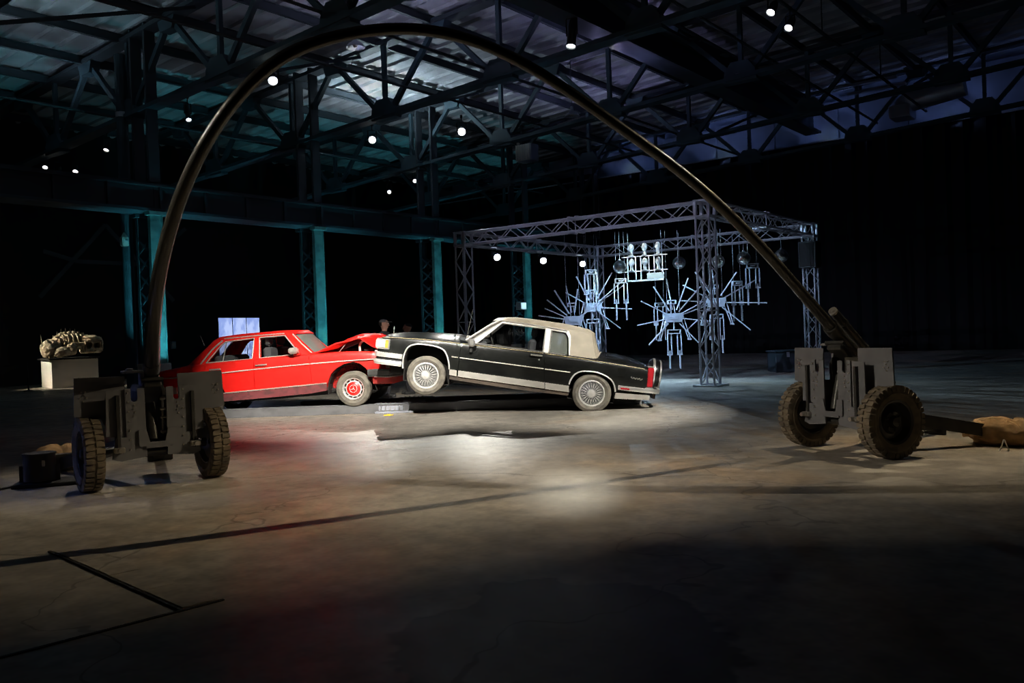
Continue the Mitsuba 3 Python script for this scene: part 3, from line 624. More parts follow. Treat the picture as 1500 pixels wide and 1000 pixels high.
GB = {0: (.915, -1.06, -.82, .80, .80, 1.45, 1.55), 1: (1.385, -.42, -.23, .66, .66, 1.33, 1.40), 2: (1.44, -.33, -.17, .54, .54, 1.22, 1.30), 3: (1.475, -.05, .02, .33, .33, .85, .95), 'tilt': .035}
Gb = greenhouse({k: (v if k == 'tilt' else (v[0], -v[1], -v[2], v[3], v[4], -v[5], -v[6])) for k, v in GB.items() if k != 'tilt'})
def ghb(dv=0.0):
    g = {k: (v[0], -v[1], -v[2], v[3], v[4], -v[5], -v[6]) for k, v in GB.items() if k != 'tilt'}
    m = greenhouse(g, dv).mirror([1, 0, 0])
    return m.warp(lambda p: (p[0], p[1], p[2] - .04 * max(0.0, p[0] - .3) * min(1.0, max(0.0, (p[2] - .92) / .4))))
Gb, Gbi, skb = ghb(), ghb(.05), ghb(.012)
wd = [(-.62, .955), (-.22, 1.345), (.525, 1.325), (.515, .93)]
wq = [(.625, .93), (.635, 1.315), (.88, 1.30), (.93, 1.22), (.965, .91)]
wcut = pxz(wd, -1, 1) + pxz(wq, -1, 1)
wsb = pyz([(-.66, 1.06), (.66, 1.06), (.57, 1.375), (-.57, 1.375)], -1.4, .0)
wbb = pyz([(-.50, 1.07), (.50, 1.07), (.42, 1.32), (-.42, 1.32)], 1.0, 1.8)
shell = Gb - Gbi - wcut - wsb - wbb
vin = pxz([(-.50, 1.40), (-.25, 1.372), (.60, 1.345), (.92, 1.325), (.965, 1.25), (.985, .80), (1.8, .80), (1.8, 1.7), (-.5, 1.7)], -1, 1)
part(car, 'vinyl_roof', shell ^ vin, 'vinyl_tan', BLK, smooth=28, label='tan vinyl roof covering')
part(car, 'roof_pillars', shell - vin, 'chrome_dull', BLK, smooth=28, label='bright window pillars')
paneb = lambda cut, ref: outer_faces(skb ^ cut, ref)
for s in (-1, 1):
    part(car, 'door_window', paneb(pxz(wd, min(0, s), max(0, s)), (0, s, .3)), 'glass', BLK)
    part(car, 'quarter_window', paneb(pxz(wq, min(0, s), max(0, s)), (0, s, .3)), 'glass_dusty' if s < 0 else 'glass', BLK)
part(car, 'windshield', paneb(wsb, (-.7, 0, .7)), 'glass_dusty', BLK, label='dusty windshield')
part(car, 'rear_window', paneb(wbb, (.9, 0, .4)), 'glass_dusty', BLK)
gq = {0: (.915, 0, 0, .80), 1: (1.385, 0, 0, .66)}
trimloop(wd, gq, .012, 'chrome', 'window_frame', BLK)
trimloop(wq, gq, .012, 'chrome', 'window_frame', BLK)
trimloop([(-.80, .99), (-.45, 1.27), (-.27, 1.385)], gq, .022, 'chrome_dull', 'pillar_trim', BLK, False)
trimloop([(-.27, 1.385), (.2, 1.375), (.9, 1.335)], gq, .011, 'chrome', 'gutter_trim', BLK, False)
part(car, 'vinyl_seam', sweep([(.99, -.81, .925), (1.2, -.81, .915), (1.38, -.80, .915), (1.46, -.74, .96), (1.50, -.6, 1.03)], .012, 6), 'vinyl_tan', BLK)
for q, y in (([(-2.2, .90), (-1.53, .935), (-.88, .932)], -.897), ([(-.85, .932), (-.3, .925), (.53, .913)], -.897), ([(.56, .912), (1.3, .885), (2.24, .83)], -.893)): part(car, 'pinstripe', sweep(near(q, y), .0055, 6), 'gold_line', BLK, label='gold pinstripe')
for q in ([(-1.0, .693), (-.89, .692)], [(-.86, .69), (.56, .655)], [(.585, .653), (1.01, .642)]): part(car, 'side_molding', sweep(near(q, -.915), .011, 6), 'chrome_dull', BLK, label='chrome strip')
for q in ([(-1.015, .48), (-.89, .475), (-.88, .375), (-1.01, .385)], [(-.865, .475), (.60, .43), (.61, .325), (-.86, .372)], [(.61, .43), (1.01, .415), (1.02, .31), (.62, .322)]): part(car, 'rocker_panel', pxz(q, -.925, -.88), 'chrome_dull', BLK, label='bright rocker trim')
part(car, 'lower_sill', pxz([(-1.0, .385), (1.02, .31), (1.02, .25), (.2, .26), (-1.0, .31)], -.90, .90), 'brown_dust', BLK, label='dusty brown underside')
part(car, 'quarter_trim', pxz([(1.80, .385), (2.37, .40), (2.37, .32), (1.79, .285)], -.915, -.86), 'chrome_dull', BLK, label='bright lower trim')
for a, nme in ((aF, 'wheel_arch_trim'), (aR, 'wheel_arch_trim')):
    p = smoothpath(near(a[1:-1], -.915), 50)
    part(car, nme, sweep(p, .014, 8), 'bright_metal', BLK, smooth=40, label='chrome arch moulding')
fb = lambda z: smoothpath([(-1.83, -.925, z), (-2.1, -.925, z + .005), (-2.26, -.87, z + .008), (-2.31, -.6, z + .01), (-2.32, 0, z + .01), (-2.31, .6, z + .01), (-2.26, .87, z + .008), (-1.83, .925, z)], 40)[::-1]
part(car, 'front_bumper', flatsweep(fb(.477), [(-.03, -.04), (.03, -.04), (.045, .0), (.03, .042), (-.03, .042)]), 'bright_metal', BLK, smooth=30, label='chrome bumper')
part(car, 'bumper_strip', flatsweep(fb(.605), [(-.02, -.04), (.035, -.04), (.04, .04), (-.02, .04)]), 'bright_metal', BLK, smooth=30, label='upper chrome strip')
part(car, 'bumper_filler', flatsweep(fb(.54), [(-.05, -.03), (.0, -.03), (.0, .03), (-.05, .03)]), 'rubber', BLK, smooth=30)
part(car, 'grille', cat(cbox(-2.31, -2.25, -.45, .45, .66, .88, .01), *[cbox(-2.33, -2.30, -.44 + .055 * k, -.425 + .055 * k, .67, .87) for k in range(17)]), 'chrome_dull', BLK)
for s in (-1, 1):
    ya, yb = sorted((s * .925, s * .55))
    h = part(car, 'headlight', cbox(-2.30, -2.14, ya, yb, .72, .86, .012), 'lens_white', BLK, label='pale headlamp lens')
    part(h, 'corner_lamp', cbox(-2.14, -2.085, *sorted((s * .922, s * .80)), .72, .86, .01), 'lens_amber', BLK, label='amber lens')
    part(h, 'bezel', cbox(-2.29, -2.06, *sorted((s * .915, s * .60)), .70, .878, .012), 'chrome', BLK)
part(car, 'hood_ornament', cat(cyl((-2.17, 0, .96), (-2.17, 0, 1.02), .012, .006), disc(.026, .036, -.005, .005, 20).__class__(xf(disc(.026, .036, -.005, .005, 20), mat4(rotz(pi / 2), (-2.17, 0, 1.055))))), 'chrome', BLK)
mr = part(car, 'side_mirror', cat(cbox(-.74, -.62, -1.05, -.93, .90, 1.03, .03)), 'chrome', BLK, label='chrome door mirror')
part(mr, 'mirror_stalk', cbox(-.71, -.66, -.97, -.90, .80, .92, .008), 'rubber', BLK)
part(car, 'antenna', cyl((-.92, .72, 1.0), (-.86, .72, 1.55), .004, n=6), 'chrome_dull', BLK)
part(car, 'washer_nozzle', cbox(-1.06, -1.02, -.4, -.36, 1.06, 1.085, .004), 'rubber', BLK)
part(car, 'dashboard', cat(cbox(-.95, -.45, -.72, .72, .80, 1.03, .05), cbox(-.6, 1.2, -.74, .74, .55, .60)), 'interior', BLK)
part(car, 'steering_wheel', xf(lathe([(.175, -.01), (.195, -.01), (.195, .01), (.175, .01)], 24, 'x'), mat4(roty(-.4), (-.36, -.36, 1.0))), 'rubber', BLK)
for y in (-.37, .37): part(car, 'seat', seat(.32, y, .60, -1), 'interior', BLK)
part(car, 'rear_seat', cat(cbox(1.05, 1.22, -.66, .66, .62, 1.08, .05), cbox(.75, 1.15, -.66, .66, .60, .74, .05)), 'interior', BLK)
rq = smoothpath([(1.83, -.92, .48), (2.35, -.925, .475), (2.50, -.86, .475), (2.545, -.5, .48), (2.55, 0, .48), (2.545, .5, .48), (2.50, .86, .475), (1.83, .92, .48)], 44)
part(car, 'rear_bumper', flatsweep(rq, [(-.03, -.038), (.02, -.038), (.03, .0), (.02, .035), (-.03, .035)]), 'chrome', BLK, smooth=30, label='chrome bumper')
part(car, 'bumper_reflector', cbox(1.87, 2.02, -.958, -.945, .455, .482, .004), 'lens_red', BLK, label='red marker lamp')
part(car, 'rear_valance', flatsweep(rq[16:-16] - [0.02, 0, .1], [(-.04, -.06), (.0, -.06), (.01, .05), (-.04, .05)]), 'brown_dust', BLK)
for s in (-1, 1):
    h = part(car, 'tail_light', cbox(2.30, 2.40, *sorted((s * .895, s * .77)), .53, .86, .014), 'lens_red', BLK, label='tall red tail lamp')
    part(h, 'bezel', cat(cbox(2.29, 2.41, *sorted((s * .895, s * .76)), .86, .885, .006), cbox(2.29, 2.42, *sorted((s * .90, s * .76)), .505, .53, .006)), 'chrome', BLK)
sc = part(car, 'spare_cover', lathe([(.001, 2.40), (.22, 2.40), (.255, 2.44), (.262, 2.52), (.245, 2.585), (.20, 2.60), (.001, 2.60)], 40, 'x').__class__(xf(lathe([(.001, 2.40), (.22, 2.40), (.255, 2.44), (.262, 2.52), (.245, 2.585), (.20, 2.60), (.001, 2.60)], 40, 'x'), mat4(t=(0.02, 0, .74)))), 'black_paint', BLK, smooth=35, label='round spare wheel cover on the tail')
part(sc, 'cover_ring', xf(lathe([(.255, 2.45), (.272, 2.45), (.272, 2.49), (.255, 2.49)], 40, 'x'), mat4(t=(.02, 0, .74))), 'chrome', BLK)
part(sc, 'cover_ring', xf(lathe([(.235, 2.575), (.252, 2.57), (.247, 2.60), (.235, 2.605)], 40, 'x'), mat4(t=(.02, 0, .74))), 'chrome', BLK)
part(sc, 'cover_cap', xf(lathe([(.001, 2.595), (.09, 2.595), (.07, 2.625), (.001, 2.63)], 28, 'x'), mat4(t=(.02, 0, .74))), 'chrome', BLK, smooth=35)
part(car, 'fuel_door', cbox(1.80, 1.92, -.912, -.905, .66, .80, .002), 'black_paint', BLK)
scr = [(2.02 + .014 * k + .006 * sin(k * 2.4), -.905, .665 + .016 * sin(k * 1.9) - .0012 * k) for k in range(0, 15)]
part(car, 'script_badge', sweep(smoothpath(scr, 60), .0045, 6), 'chrome', BLK, label='small chrome script')
for a, cx in ((aF, -1.407), (aR, 1.407)):
    for y0, y1 in ((-.84, -.50), (.50, .84)): part(car, 'wheel_well', wheel_well(a, y0, y1, (cx, .35)), 'under', BLK)
part(car, 'underbody', cat(cbox(-1.0, 2.2, -.65, .65, .24, .38, .04), cyl((-.9, .3, .25), (2.3, .3, .25), .04), cbox(-2.1, -1.0, -.5, .5, .28, .45, .03), cyl((-1.407, -.6, .33), (-1.407, .6, .33), .035), cyl((1.407, -.6, .33), (1.407, .6, .33), .04), bar((-1.2, -.5, .28), (-.95, -.55, .26), .08, .08)), 'under', BLK)
tire_b = mikit.ply(tire(.33, .20, .215), 'tire_dusty', 30)
rim_b = mikit.ply(lathe([(.196, -.075), (.205, -.092), (.222, -.088), (.222, .07), (.205, .07), (.196, -.05)], 48), 'bright_metal', 30)
dish_b = mikit.ply(lathe([(.001, .0), (.19, -.03), (.21, -.03), (.21, .02), (.001, .02)], 32), 'rubber', 30)
sp = []
for k in range(42):
    a = k * 2 * pi / 42; b = a + (.20 if k % 2 else -.20)
    sp.append(cyl((.045 * cos(b), -.10 if k % 2 else -.06, .045 * sin(b)), (.197 * cos(a), -.072, .197 * sin(a)), .0052, n=5))
spokes_b = mikit.ply(cat(*sp), 'bright_metal')
hub_b = mikit.ply(lathe([(.001, -.125), (.018, -.125), (.03, -.112), (.036, -.10), (.052, -.095), (.056, -.04), (.001, -.04)], 24), 'bright_metal', 30)
for cx in (-1.407, 1.407):
    for s in (-1, 1):
        M = BLK @ mat4(rotz(0 if s < 0 else pi), (cx, s * .79, .33))
        w = part(car, 'wheel', tire_b, None, M, label='dusty tyre')
        part(w, 'rim', rim_b, None, M, label='chrome rim'); part(w, 'wheel_disc', dish_b, None, M); part(w, 'wire_spokes', spokes_b, None, M, label='chrome wire spokes', kind='stuff'); part(w, 'hub', hub_b, None, M, label='chrome knock-off hub')

# ------------------------------------------------------------------ steel skids under the cars
def skid(y0, x0, x1, lab, splice):
    t = thing('steel_beam', lab, 'beam', 'steel beams under the cars')
    M = mat4(rotz(-.035), (0, y0, 0))
    part(t, 'bottom_flange', cbox(x0, x1, -.10, .10, 0, .022, .004), 'paint_grey', M)
    part(t, 'web', cbox(x0, x1, -.096, -.084, .022, .142), 'paint_grey', M)
    part(t, 'top_flange', cbox(x0, x1, -.10, .10, .142, .160, .004), 'paint_grey', M)
    for k in range(6): part(t, 'stiffener', cbox(x0 + .4 + 1.2 * k, x0 + .415 + 1.2 * k, -.083, .09, .022, .142), 'paint_grey', M)
    part(t, 'splice_plate', cbox(splice - .22, splice + .22, -.108, -.096, .04, .128, .003), 'galv', M)
    part(t, 'splice_plate', cbox(splice - .30, splice + .36, -.11, .10, .160, .172, .004), 'galv', M)
    part(t, 'splice_plate', cbox(splice - .28, splice + .42, -.19, -.097, .0, .034, .004), 'galv', M)
    for k in range(5):
        part(t, 'bolt', cyl((splice - .18 + .085 * k, -.07, .172), (splice - .18 + .085 * k, -.07, .194), .016, .012, 6), 'bolt_steel', M)
        part(t, 'bolt', cyl((splice - .18 + .085 * k, -.145, .034), (splice - .18 + .085 * k, -.145, .058), .017, .012, 6), 'bolt_steel', M)
        part(t, 'bolt', cyl((splice - .18 + .085 * k, -.108, .085), (splice - .18 + .085 * k, -.126, .085), .014, .012, 6), 'bolt_steel', M)
    return t
skid(15.62, -5.5, 2.28, 'grey steel I-beam on the floor in front, with a bolted splice, under the near wheels', -2.22)
skid(17.0, -4.2, 2.0, 'grey steel I-beam on the floor under the far wheels of the cars', -1.95)
t = thing('floor_tag', 'small yellow tag on the floor before the bolted beam splice', 'tag')
part(t, 'plate', cbox(-2.28, -2.12, 15.05, 15.17, 0, .008, .002), 'yellow_tag')
part(t, 'grip', cbox(-2.23, -2.17, 15.09, 15.13, .008, .02, .003), 'yellow_tag')

# ------------------------------------------------------------------ the two field guns joined by the bent barrel
ARCH = np.array([(-3.54, 8.5, 1.1), (-3.26, 7.89, 1.52), (-3.04, 7.47, 1.83), (-2.68, 6.92, 2.31), (-2.31, 6.54, 2.76), (-1.94, 6.38, 3.16), (-1.57, 6.36, 3.44), (-1.18, 6.42, 3.59), (-.68, 6.56, 3.67),
                 (-.23, 6.71, 3.62), (.24, 6.89, 3.44), (.91, 7.2, 3.06), (1.54, 7.55, 2.68), (2.24, 8.03, 2.17), (2.91, 8.56, 1.6), (3.37, 8.95, 1.2)])
ts = np.r_[0, np.cumsum(np.linalg.norm(np.diff(ARCH, axis=0), axis=1))]
acs = CubicSpline(ts, ARCH); tt = np.linspace(0, ts[-1], 160)
t = thing('bent_gun_barrel', 'long dark gun barrel bent into an arch between the two field guns', 'barrel')
rad = np.interp(tt / ts[-1], [0, .12, .45, .6, .9, 1], [.074, .062, .044, .044, .052, .060])
AP = acs(tt)
part(t, 'tube', sweep(AP, rad, 24), 'barrel', smooth=True)
for k in (1, 156): part(t, 'barrel_collar', sweep(AP[k:k + 3], [.078, .080, .078], 24), 'gun_dark', smooth=40)

def gun_tyre():
    m = [tire(.345, .165, .215, .008)]
    for k in range(36):
        a = k * 2 * pi / 36
        for s, o in ((-1, 0), (1, pi / 36)):
            b = a + o; M = np.array([[cos(b), 0, -sin(b)], [0, 1, 0], [sin(b), 0, cos(b)]])   # radial = x
            p = [(r, s * y, w) for r, yy, ww in ((.338, (.006, .085), .0225), (.356, (.009, .080), .019)) for y in yy for w in (-ww, ww)] + [(.300, s * .088, -.022), (.300, s * .088, .022)]
            m.append(hull(np.array(p) @ M.T))
    return cat(*m)
g_tyre = mikit.ply(gun_tyre(), 'tire_field', 35)
g_rim = mikit.ply(lathe([(.03, -.02), (.10, -.03), (.12, .0), (.17, .01), (.195, -.06), (.212, -.068), (.219, -.068), (.219, .068), (.205, .068), (.19, .05), (.17, .03), (.03, .02)], 36), 'gun_dark', 30)
g_hub = mikit.ply(cat(lathe([(.001, -.075), (.045, -.07), (.06, -.04), (.06, .0), (.001, .0)], 20), *[cyl((.085 * cos(a), -.045, .085 * sin(a)), (.085 * cos(a), -.02, .085 * sin(a)), .011, n=6) for a in np.arange(6) * pi / 3]), 'gun_dark', 30)
bolt_ply = mikit.ply(cyl((0, 0, 0), (0, -.012, 0), .009, .007, 6), 'bolt_steel')
def gun(M, end, d, lab, bag):
    """M: the carriage's pose; end, d: where the barrel meets the cradle and its backward direction (world)"""
    t = thing('field_gun', lab, 'field gun')
    for s in (-1, 1):
        W = M @ mat4(rotz(0 if s > 0 else pi), (s * .575, 0, .36)) @ mat4(rotz(pi / 2)) @ mat4(roty(.4 * s))
        w = part(t, 'wheel', g_tyre, None, W, label='chunky field tyre')
        part(w, 'rim', g_rim, None, W); part(w, 'hub', g_hub, None, W)
    part(t, 'axle', cat(cyl((-.52, 0, .36), (.52, 0, .36), .042), cbox(-.22, .22, -.09, .12, .28, .46, .02)), 'gun_dark', M, smooth=30)
    for s in (-1, 1):
        q = lambda pts: [(s * x, z) for x, z in pts]
        w = part(t, 'shield_wing', pxz(q([(.255, .62), (.245, 1.075), (.685, 1.08), (.70, .72), (.47, .69), (.44, .62)]), -.075, -.06), 'gun_paint', M, label='flat outer shield plate')
        for bx, bz in ((.61, .92), (.64, .89), (.615, .86), (.585, .89), (.63, .945), (.595, .945)):
            part(w, 'bolt', bolt_ply, None, M @ mat4(t=(s * bx, -.075, bz)))
        m = pxz(q([(.095, .30), (.10, .955), (.275, .96), (.275, .50), (.37, .50), (.41, .30), (.33, .275)]), -.205, -.19) - pxz(q([(.165, .86), (.165, 1.0), (.225, 1.0), (.225, .86)]), -.3, -.1)
        m -= cyl((s * .195, -.3, .86), (s * .195, -.1, .86), .03, n=16)
        i = part(t, 'shield_plate', m, 'gun_paint', M, label='notched inner shield plate')
        for k in range(4): part(i, 'bolt', bolt_ply, None, M @ mat4(t=(s * (.195 + .012 * (k % 2)), -.205, .80 - .035 * k)))
        for k in range(7): part(i, 'bolt', bolt_ply, None, M @ mat4(t=(s * (.255 - .002 * k), -.205, .92 - .09 * k)))
        part(t, 'side_plate', pxz(q([(.275, .50), (.275, .95), (.44, .945), (.45, .52)]), -.185, -.172), 'gun_paint', M @ mat4(t=(s * .0, 0, 0)))
        part(t, 'bracket', cat(cbox(*sorted((s * .10, s * .13)), -.19, .05, .32, .75), cbox(*sorted((s * .33, s * .36)), -.22, -.10, .35, .9)), 'gun_dark', M)
        part(t, 'foot_plate', pxz(q([(.06, .40), (.10, .56), (.17, .56), (.17, .40)]), -.225, -.212), 'gun_paint', M)
        part(t, 'tow_lug', cat(cbox(*sorted((s * .30, s * .40)), -.26, -.19, .36, .41, .01), cyl((s * .35, -.30, .385), (s * .35, -.18, .385), .022, n=10)), 'bolt_steel', M)
        lg = part(t, 'trail_leg', bar((s * .12, .10, .42), (s * .50, 1.75, .09), .11, .13), 'gun_dark', M)
        part(lg, 'spade', cbox(s * .52 - .14, s * .52 + .14, 1.74, 1.80, .0, .2, .01), 'gun_dark', M)
        part(lg, 'lift_handle', cyl((s * .45, 1.4, .19), (s * .45, 1.6, .16), .015, n=8), 'gun_dark', M)
    part(t, 'cross_bar', cbox(-.11, .11, -.225, -.20, .375, .435, .004), 'gun_paint', M)
    part(t, 'elevating_gear', cat(cyl((-.02, -.14, .45), (-.02, -.05, .80), .05, n=14), lathe([(.02, -.015), (.09, -.015), (.09, .015), (.02, .015)], 24).__class__(xf(lathe([(.02, -.015), (.09, -.015), (.09, .015), (.02, .015)], 24), mat4(rotz(pi / 2), (.09, -.08, .62)))), cbox(-.09, .09, -.12, .04, .30, .44, .015), cyl((-.08, -.12, .34), (.1, -.12, .34), .03)), 'gun_dark', M, smooth=30)
    part(t, 'bright_linkage', cat(cyl((.07, -.15, .50), (.075, -.15, .86), .012, n=8), *[cyl((.05, -.155, z), (.10, -.155, z), .014, n=8) for z in (.52, .66, .74, .84)]), 'bolt_steel', M, label='bright steel linkage')
    # cradle, breech and recoil cylinder along the barrel's axis
    F = frame(d); up = F[:, 1] if F[2, 1] > 0 else -F[:, 1]; rt = np.cross(up, F[:, 2])
    B = mat4(np.stack([rt, up, F[:, 2]], 1), end)          # x sideways, y up from the barrel, z backwards
    part(t, 'barrel_sleeve', cyl((0, 0, -.06), (0, 0, 1.0), .070, .082, 22), 'gun_dark', B, smooth=40)
    part(t, 'cradle', cat(cbox(-.085, .085, -.17, -.06, -.02, 1.0, .015), cbox(-.10, .10, -.12, -.09, -.05, 1.0)), 'gun_dark', B)
    part(t, 'breech_block', cbox(-.11, .11, -.13, .11, .9, 1.15, .02), 'gun_dark', B)
    r = part(t, 'recoil_cylinder', cat(cyl((0, .165, -.20), (0, .165, .85), .048, n=20), cyl((0, .165, .0), (0, .165, .03), .055, n=20), cyl((0, .165, .5), (0, .165, .54), .055, n=20)), 'gun_dark', B, smooth=40)
    part(r, 'end_cap', cat(cyl((0, .165, -.225), (0, .165, -.20), .046, n=20), cyl((0, .165, -.24), (0, .165, -.225), .022, n=12)), 'bolt_steel', B, smooth=40, label='pale end cap')
    part(t, 'sight_bracket', cat(cbox(-.26, -.08, -.10, .02, 1.10, 1.125, .004), cyl((-.19, -.04, 1.125), (-.19, -.04, 1.145), .035, n=14), cbox(-.10, -.07, -.10, .02, .98, 1.11, .004)), 'gun_paint', M)
    part(t, 'trunnion_cheek', cat(pxz([(-.13, .30), (-.13, .92), (-.09, .98), (-.09, .30)], -.10, .30), pxz([(.09, .30), (.09, .98), (.13, .92), (.13, .30)], -.10, .30)), 'gun_dark', M)
    return t
GL = mat4(np.array([[.803, -.595, 0], [.595, .803, 0], [0, 0, 1]]), (-3.58, 8.53, 0))
GRT = mat4(np.array([[.373, .928, 0], [-.928, .373, 0], [0, 0, 1]]), (3.43, 8.93, 0))
dl, dr_ = acs(0, 1), acs(ts[-1], 1)
gun(GL, ARCH[0], -dl / np.linalg.norm(dl), 'field gun at the left arch foot, its dark shields before the red trunk', 0)
gun(GRT, ARCH[-1], dr_ / np.linalg.norm(dr_), 'field gun at the right foot of the arch, grey shield plates lit from above', 0)

def sandbag(M, lx, ly, h, seed, lab):
    s = trimesh.creation.icosphere(5); v = s.vertices.copy()
    p = np.sign(v) * np.abs(v) ** np.array([.72, .80, .85]) * [lx / 2, ly / 2, h / 2]
    n = meshkit.fbm(p * 7.0 + seed, 3, seed) - .5; w = meshkit.noise(p * [38.0, 16.0, 16.0] + seed, seed) - .5
    p = p * (1 + .34 * n + .035 * w)[:, None]; p[:, 2] += h * .42; p[:, 2] = np.where(p[:, 2] < 0, 0, p[:, 2])
    e = np.clip((np.abs(v[:, 0]) - .80) / .20, 0, 1); p[:, 2] *= 1 - .5 * e
    p[:, 2] -= .035 * np.exp(-((p[:, 0] - .05 * lx + .6 * p[:, 1]) / .035) ** 2) * (v[:, 2] > .2)
    t = thing('sandbag', lab, 'sandbag')
    part(t, 'sack', (p, s.faces), 'burlap', M, smooth=True)
    part(t, 'tied_neck', cat(cyl((-lx * .49, 0, h * .28), (-lx * .58, .01, h * .32), .022, .05, 10), cyl((-lx * .485, 0, h * .28), (-lx * .50, 0, h * .285), .03, n=10)), 'burlap', M, smooth=30)
sandbag(GRT @ mat4(rotz(.45), (.55, 1.62, 0.0)), .74, .46, .32, 1, 'full burlap sandbag on the trail of the right field gun')
sandbag(GL @ mat4(rotz(2.5), (-.46, 2.02, 0.0)), .66, .44, .30, 5, 'burlap sandbag behind the left field gun')
t = thing('caption_stand', 'small white A-shaped caption stand on the floor before the right sandbag', 'sign')
CS = mat4(rotz(-.2), (4.86, 8.62, 0))
for a, b in (((-.045, 0, 0), (0, 0, .115)), ((.045, 0, 0), (0, 0, .115)), ((-.03, 0, .035), (.03, 0, .035))): part(t, 'frame_bar', bar(a, b, .010, .012, (0, 1, 0)), 'white_paint', CS)
t = thing('floor_spotlight', 'black can-shaped floor spotlight on a dark base at the lower left', 'spotlight')
FS = mat4(rotz(.3), (-4.80, 8.72, 0))
part(t, 'can', cat(cyl((0, 0, .05), (0, 0, .31), .150, .145, 28), cyl((0, 0, .31), (0, 0, .325), .155, n=28)), 'can_black', FS, smooth=40)
part(t, 'base_plate', cbox(-.22, .40, -.20, .20, 0, .04, .008), 'can_black', FS)
part(t, 'yoke', cat(bar((-.16, 0, .03), (-.16, 0, .2), .012, .05), bar((.16, 0, .03), (.16, 0, .2), .012, .05)), 'can_black', FS)
part(t, 'latch', cbox(.05, .08, -.155, -.14, .2, .26, .004), 'bolt_steel', FS)
t = thing('cable', 'black power cable running along the floor at the far left from the floor spotlight', 'cable')
part(t, 'sheath', sweep(smoothpath([(-4.98, 8.6, .02), (-5.1, 8.2, .012), (-5.2, 7.7, .012), (-5.8, 7.75, .012), (-6.6, 7.6, .012)], 40), .011, 8), 'rubber', smooth=True)

# ------------------------------------------------------------------ plinth, fossil sculpture, rope post, screens
PM = mat4(rotz(math.radians(38)), (-16.2, 30.46, 0))
t = thing('plinth', 'white box plinth under the pale fossil sculpture, far left', 'plinth')
part(t, 'body', cbox(0, 1.52, 0, 2.0, 0, 1.0, .01), 'white_paint', PM)
part(t, 'top_board', cbox(-.10, 1.60, -.08, 2.06, 1.0, 1.06, .01), 'can_black', PM, label='black top board')
PS = PM @ mat4(t=(0, 0, 1.06)) @ np.diag([1, 1, 1.28, 1.0]) @ mat4(t=(0, 0, -1.06))
t = thing('fossil_sculpture', 'pale bony fossil-like sculpture with a spiny arched back on the white plinth', 'sculpture')
def lump(c, r, seed, k=.35, sub=3):
    s = trimesh.creation.icosphere(sub); v = s.vertices
    n = meshkit.fbm(v * 2.6 + seed, 4, seed) - .5
    return v * (1 + k * 2 * n)[:, None] * np.array(r) + c, s.faces
sp_path = smoothpath([(-.12, .5, 1.30), (.15, .5, 1.52), (.5, .5, 1.70), (.85, .5, 1.72), (1.2, .5, 1.63), (1.55, .5, 1.46)], 50)
part(t, 'spine', sweep(sp_path, .085 + .018 * np.sin(np.arange(50) * 1.6), 12), 'fossil', PS, smooth=30)
for k in range(11):
    p = sp_path[2 + 4 * k]; part(t, 'spike', cyl(p + [0, 0, .05], p + [.0, 0, .19 - .012 * abs(k - 4)], .022, .008, 6), 'fossil', PS)
    part(t, 'rib', sweep(smoothpath([p, p + [.02, -.30, -.06], p + [.03, -.44, -.26], p + [.02, -.46, -.40]], 12), .030, 6), 'fossil', PS, smooth=True)
part(t, 'back_shell', sweep(smoothpath([(-.02, .42, 1.30), (.2, .42, 1.42), (.5, .42, 1.53), (.85, .42, 1.55), (1.2, .42, 1.48), (1.5, .42, 1.36)], 40), .15 + .03 * np.sin(np.arange(40) * 2.1) + .02 * np.sin(np.arange(40) * .9), 14), 'fossil', PS, smooth=True)
part(t, 'tail_fan', cat(lump((.02, .3, 1.33), (.30, .40, .26), 3), cyl((-.22, .2, 1.3), (-.27, .2, 1.72), .03, .01, 6)), 'fossil', PS, smooth=True)
part(t, 'front_limb', cat(lump((.42, -.06, 1.24), (.30, .16, .14), 8), lump((.66, -.10, 1.30), (.17, .15, .17), 12), lump((.25, -.08, 1.17), (.16, .12, .10), 15)), 'fossil', PS, smooth=True)
jaw = cbox(1.05, 1.66, -.10, .8, 1.16, 1.56, .06) - cyl((1.22, -.3, 1.40), (1.22, .3, 1.40), .11, n=18) - cbox(1.38, 1.58, -.3, .3, 1.31, 1.46, .02) - cyl((1.42, -.3, 1.22), (1.42, .3, 1.22), .03, n=10)
part(t, 'skull_block', jaw, 'fossil', PS)
part(t, 'skull_lump', cat(lump((1.36, .2, 1.56), (.34, .34, .12), 21), lump((1.66, .1, 1.38), (.06, .24, .2), 25)), 'fossil', PS, smooth=True)
part(t, 'side_plate', cat(cbox(.66, 1.08, -.06, .1, 1.36, 1.48, .02), cbox(.7, .98, -.08, .1, 1.28, 1.35, .01)), 'fossil', PS)
t = thing('rope_post', 'thin black rope post with a round foot in front of the white plinth', 'post')
part(t, 'pole', cyl((-16.26, 29.06, .03), (-16.26, 29.06, 1.0), .025, n=12), 'can_black', smooth=40)
part(t, 'foot', lathe([(.001, 0), (.17, 0), (.16, .025), (.05, .05), (.001, .05)], 24, 'z').__class__(xf(lathe([(.001, 0), (.17, 0), (.16, .025), (.05, .05), (.001, .05)], 24, 'z'), mat4(t=(-16.26, 29.06, 0)))), 'can_black', smooth=30)
part(t, 'cap', cyl((-16.26, 29.06, 1.0), (-16.26, 29.06, 1.04), .035, .02, 12), 'can_black', smooth=40)
t = thing('rope_barrier', 'thin dark rope strung from the rope post towards the left edge', 'rope')
part(t, 'rope', sweep(smoothpath([(-16.26, 29.06, .96), (-17.2, 29.0, .86), (-18.4, 29.0, .93)], 24), .014, 6), 'can_black', smooth=True)
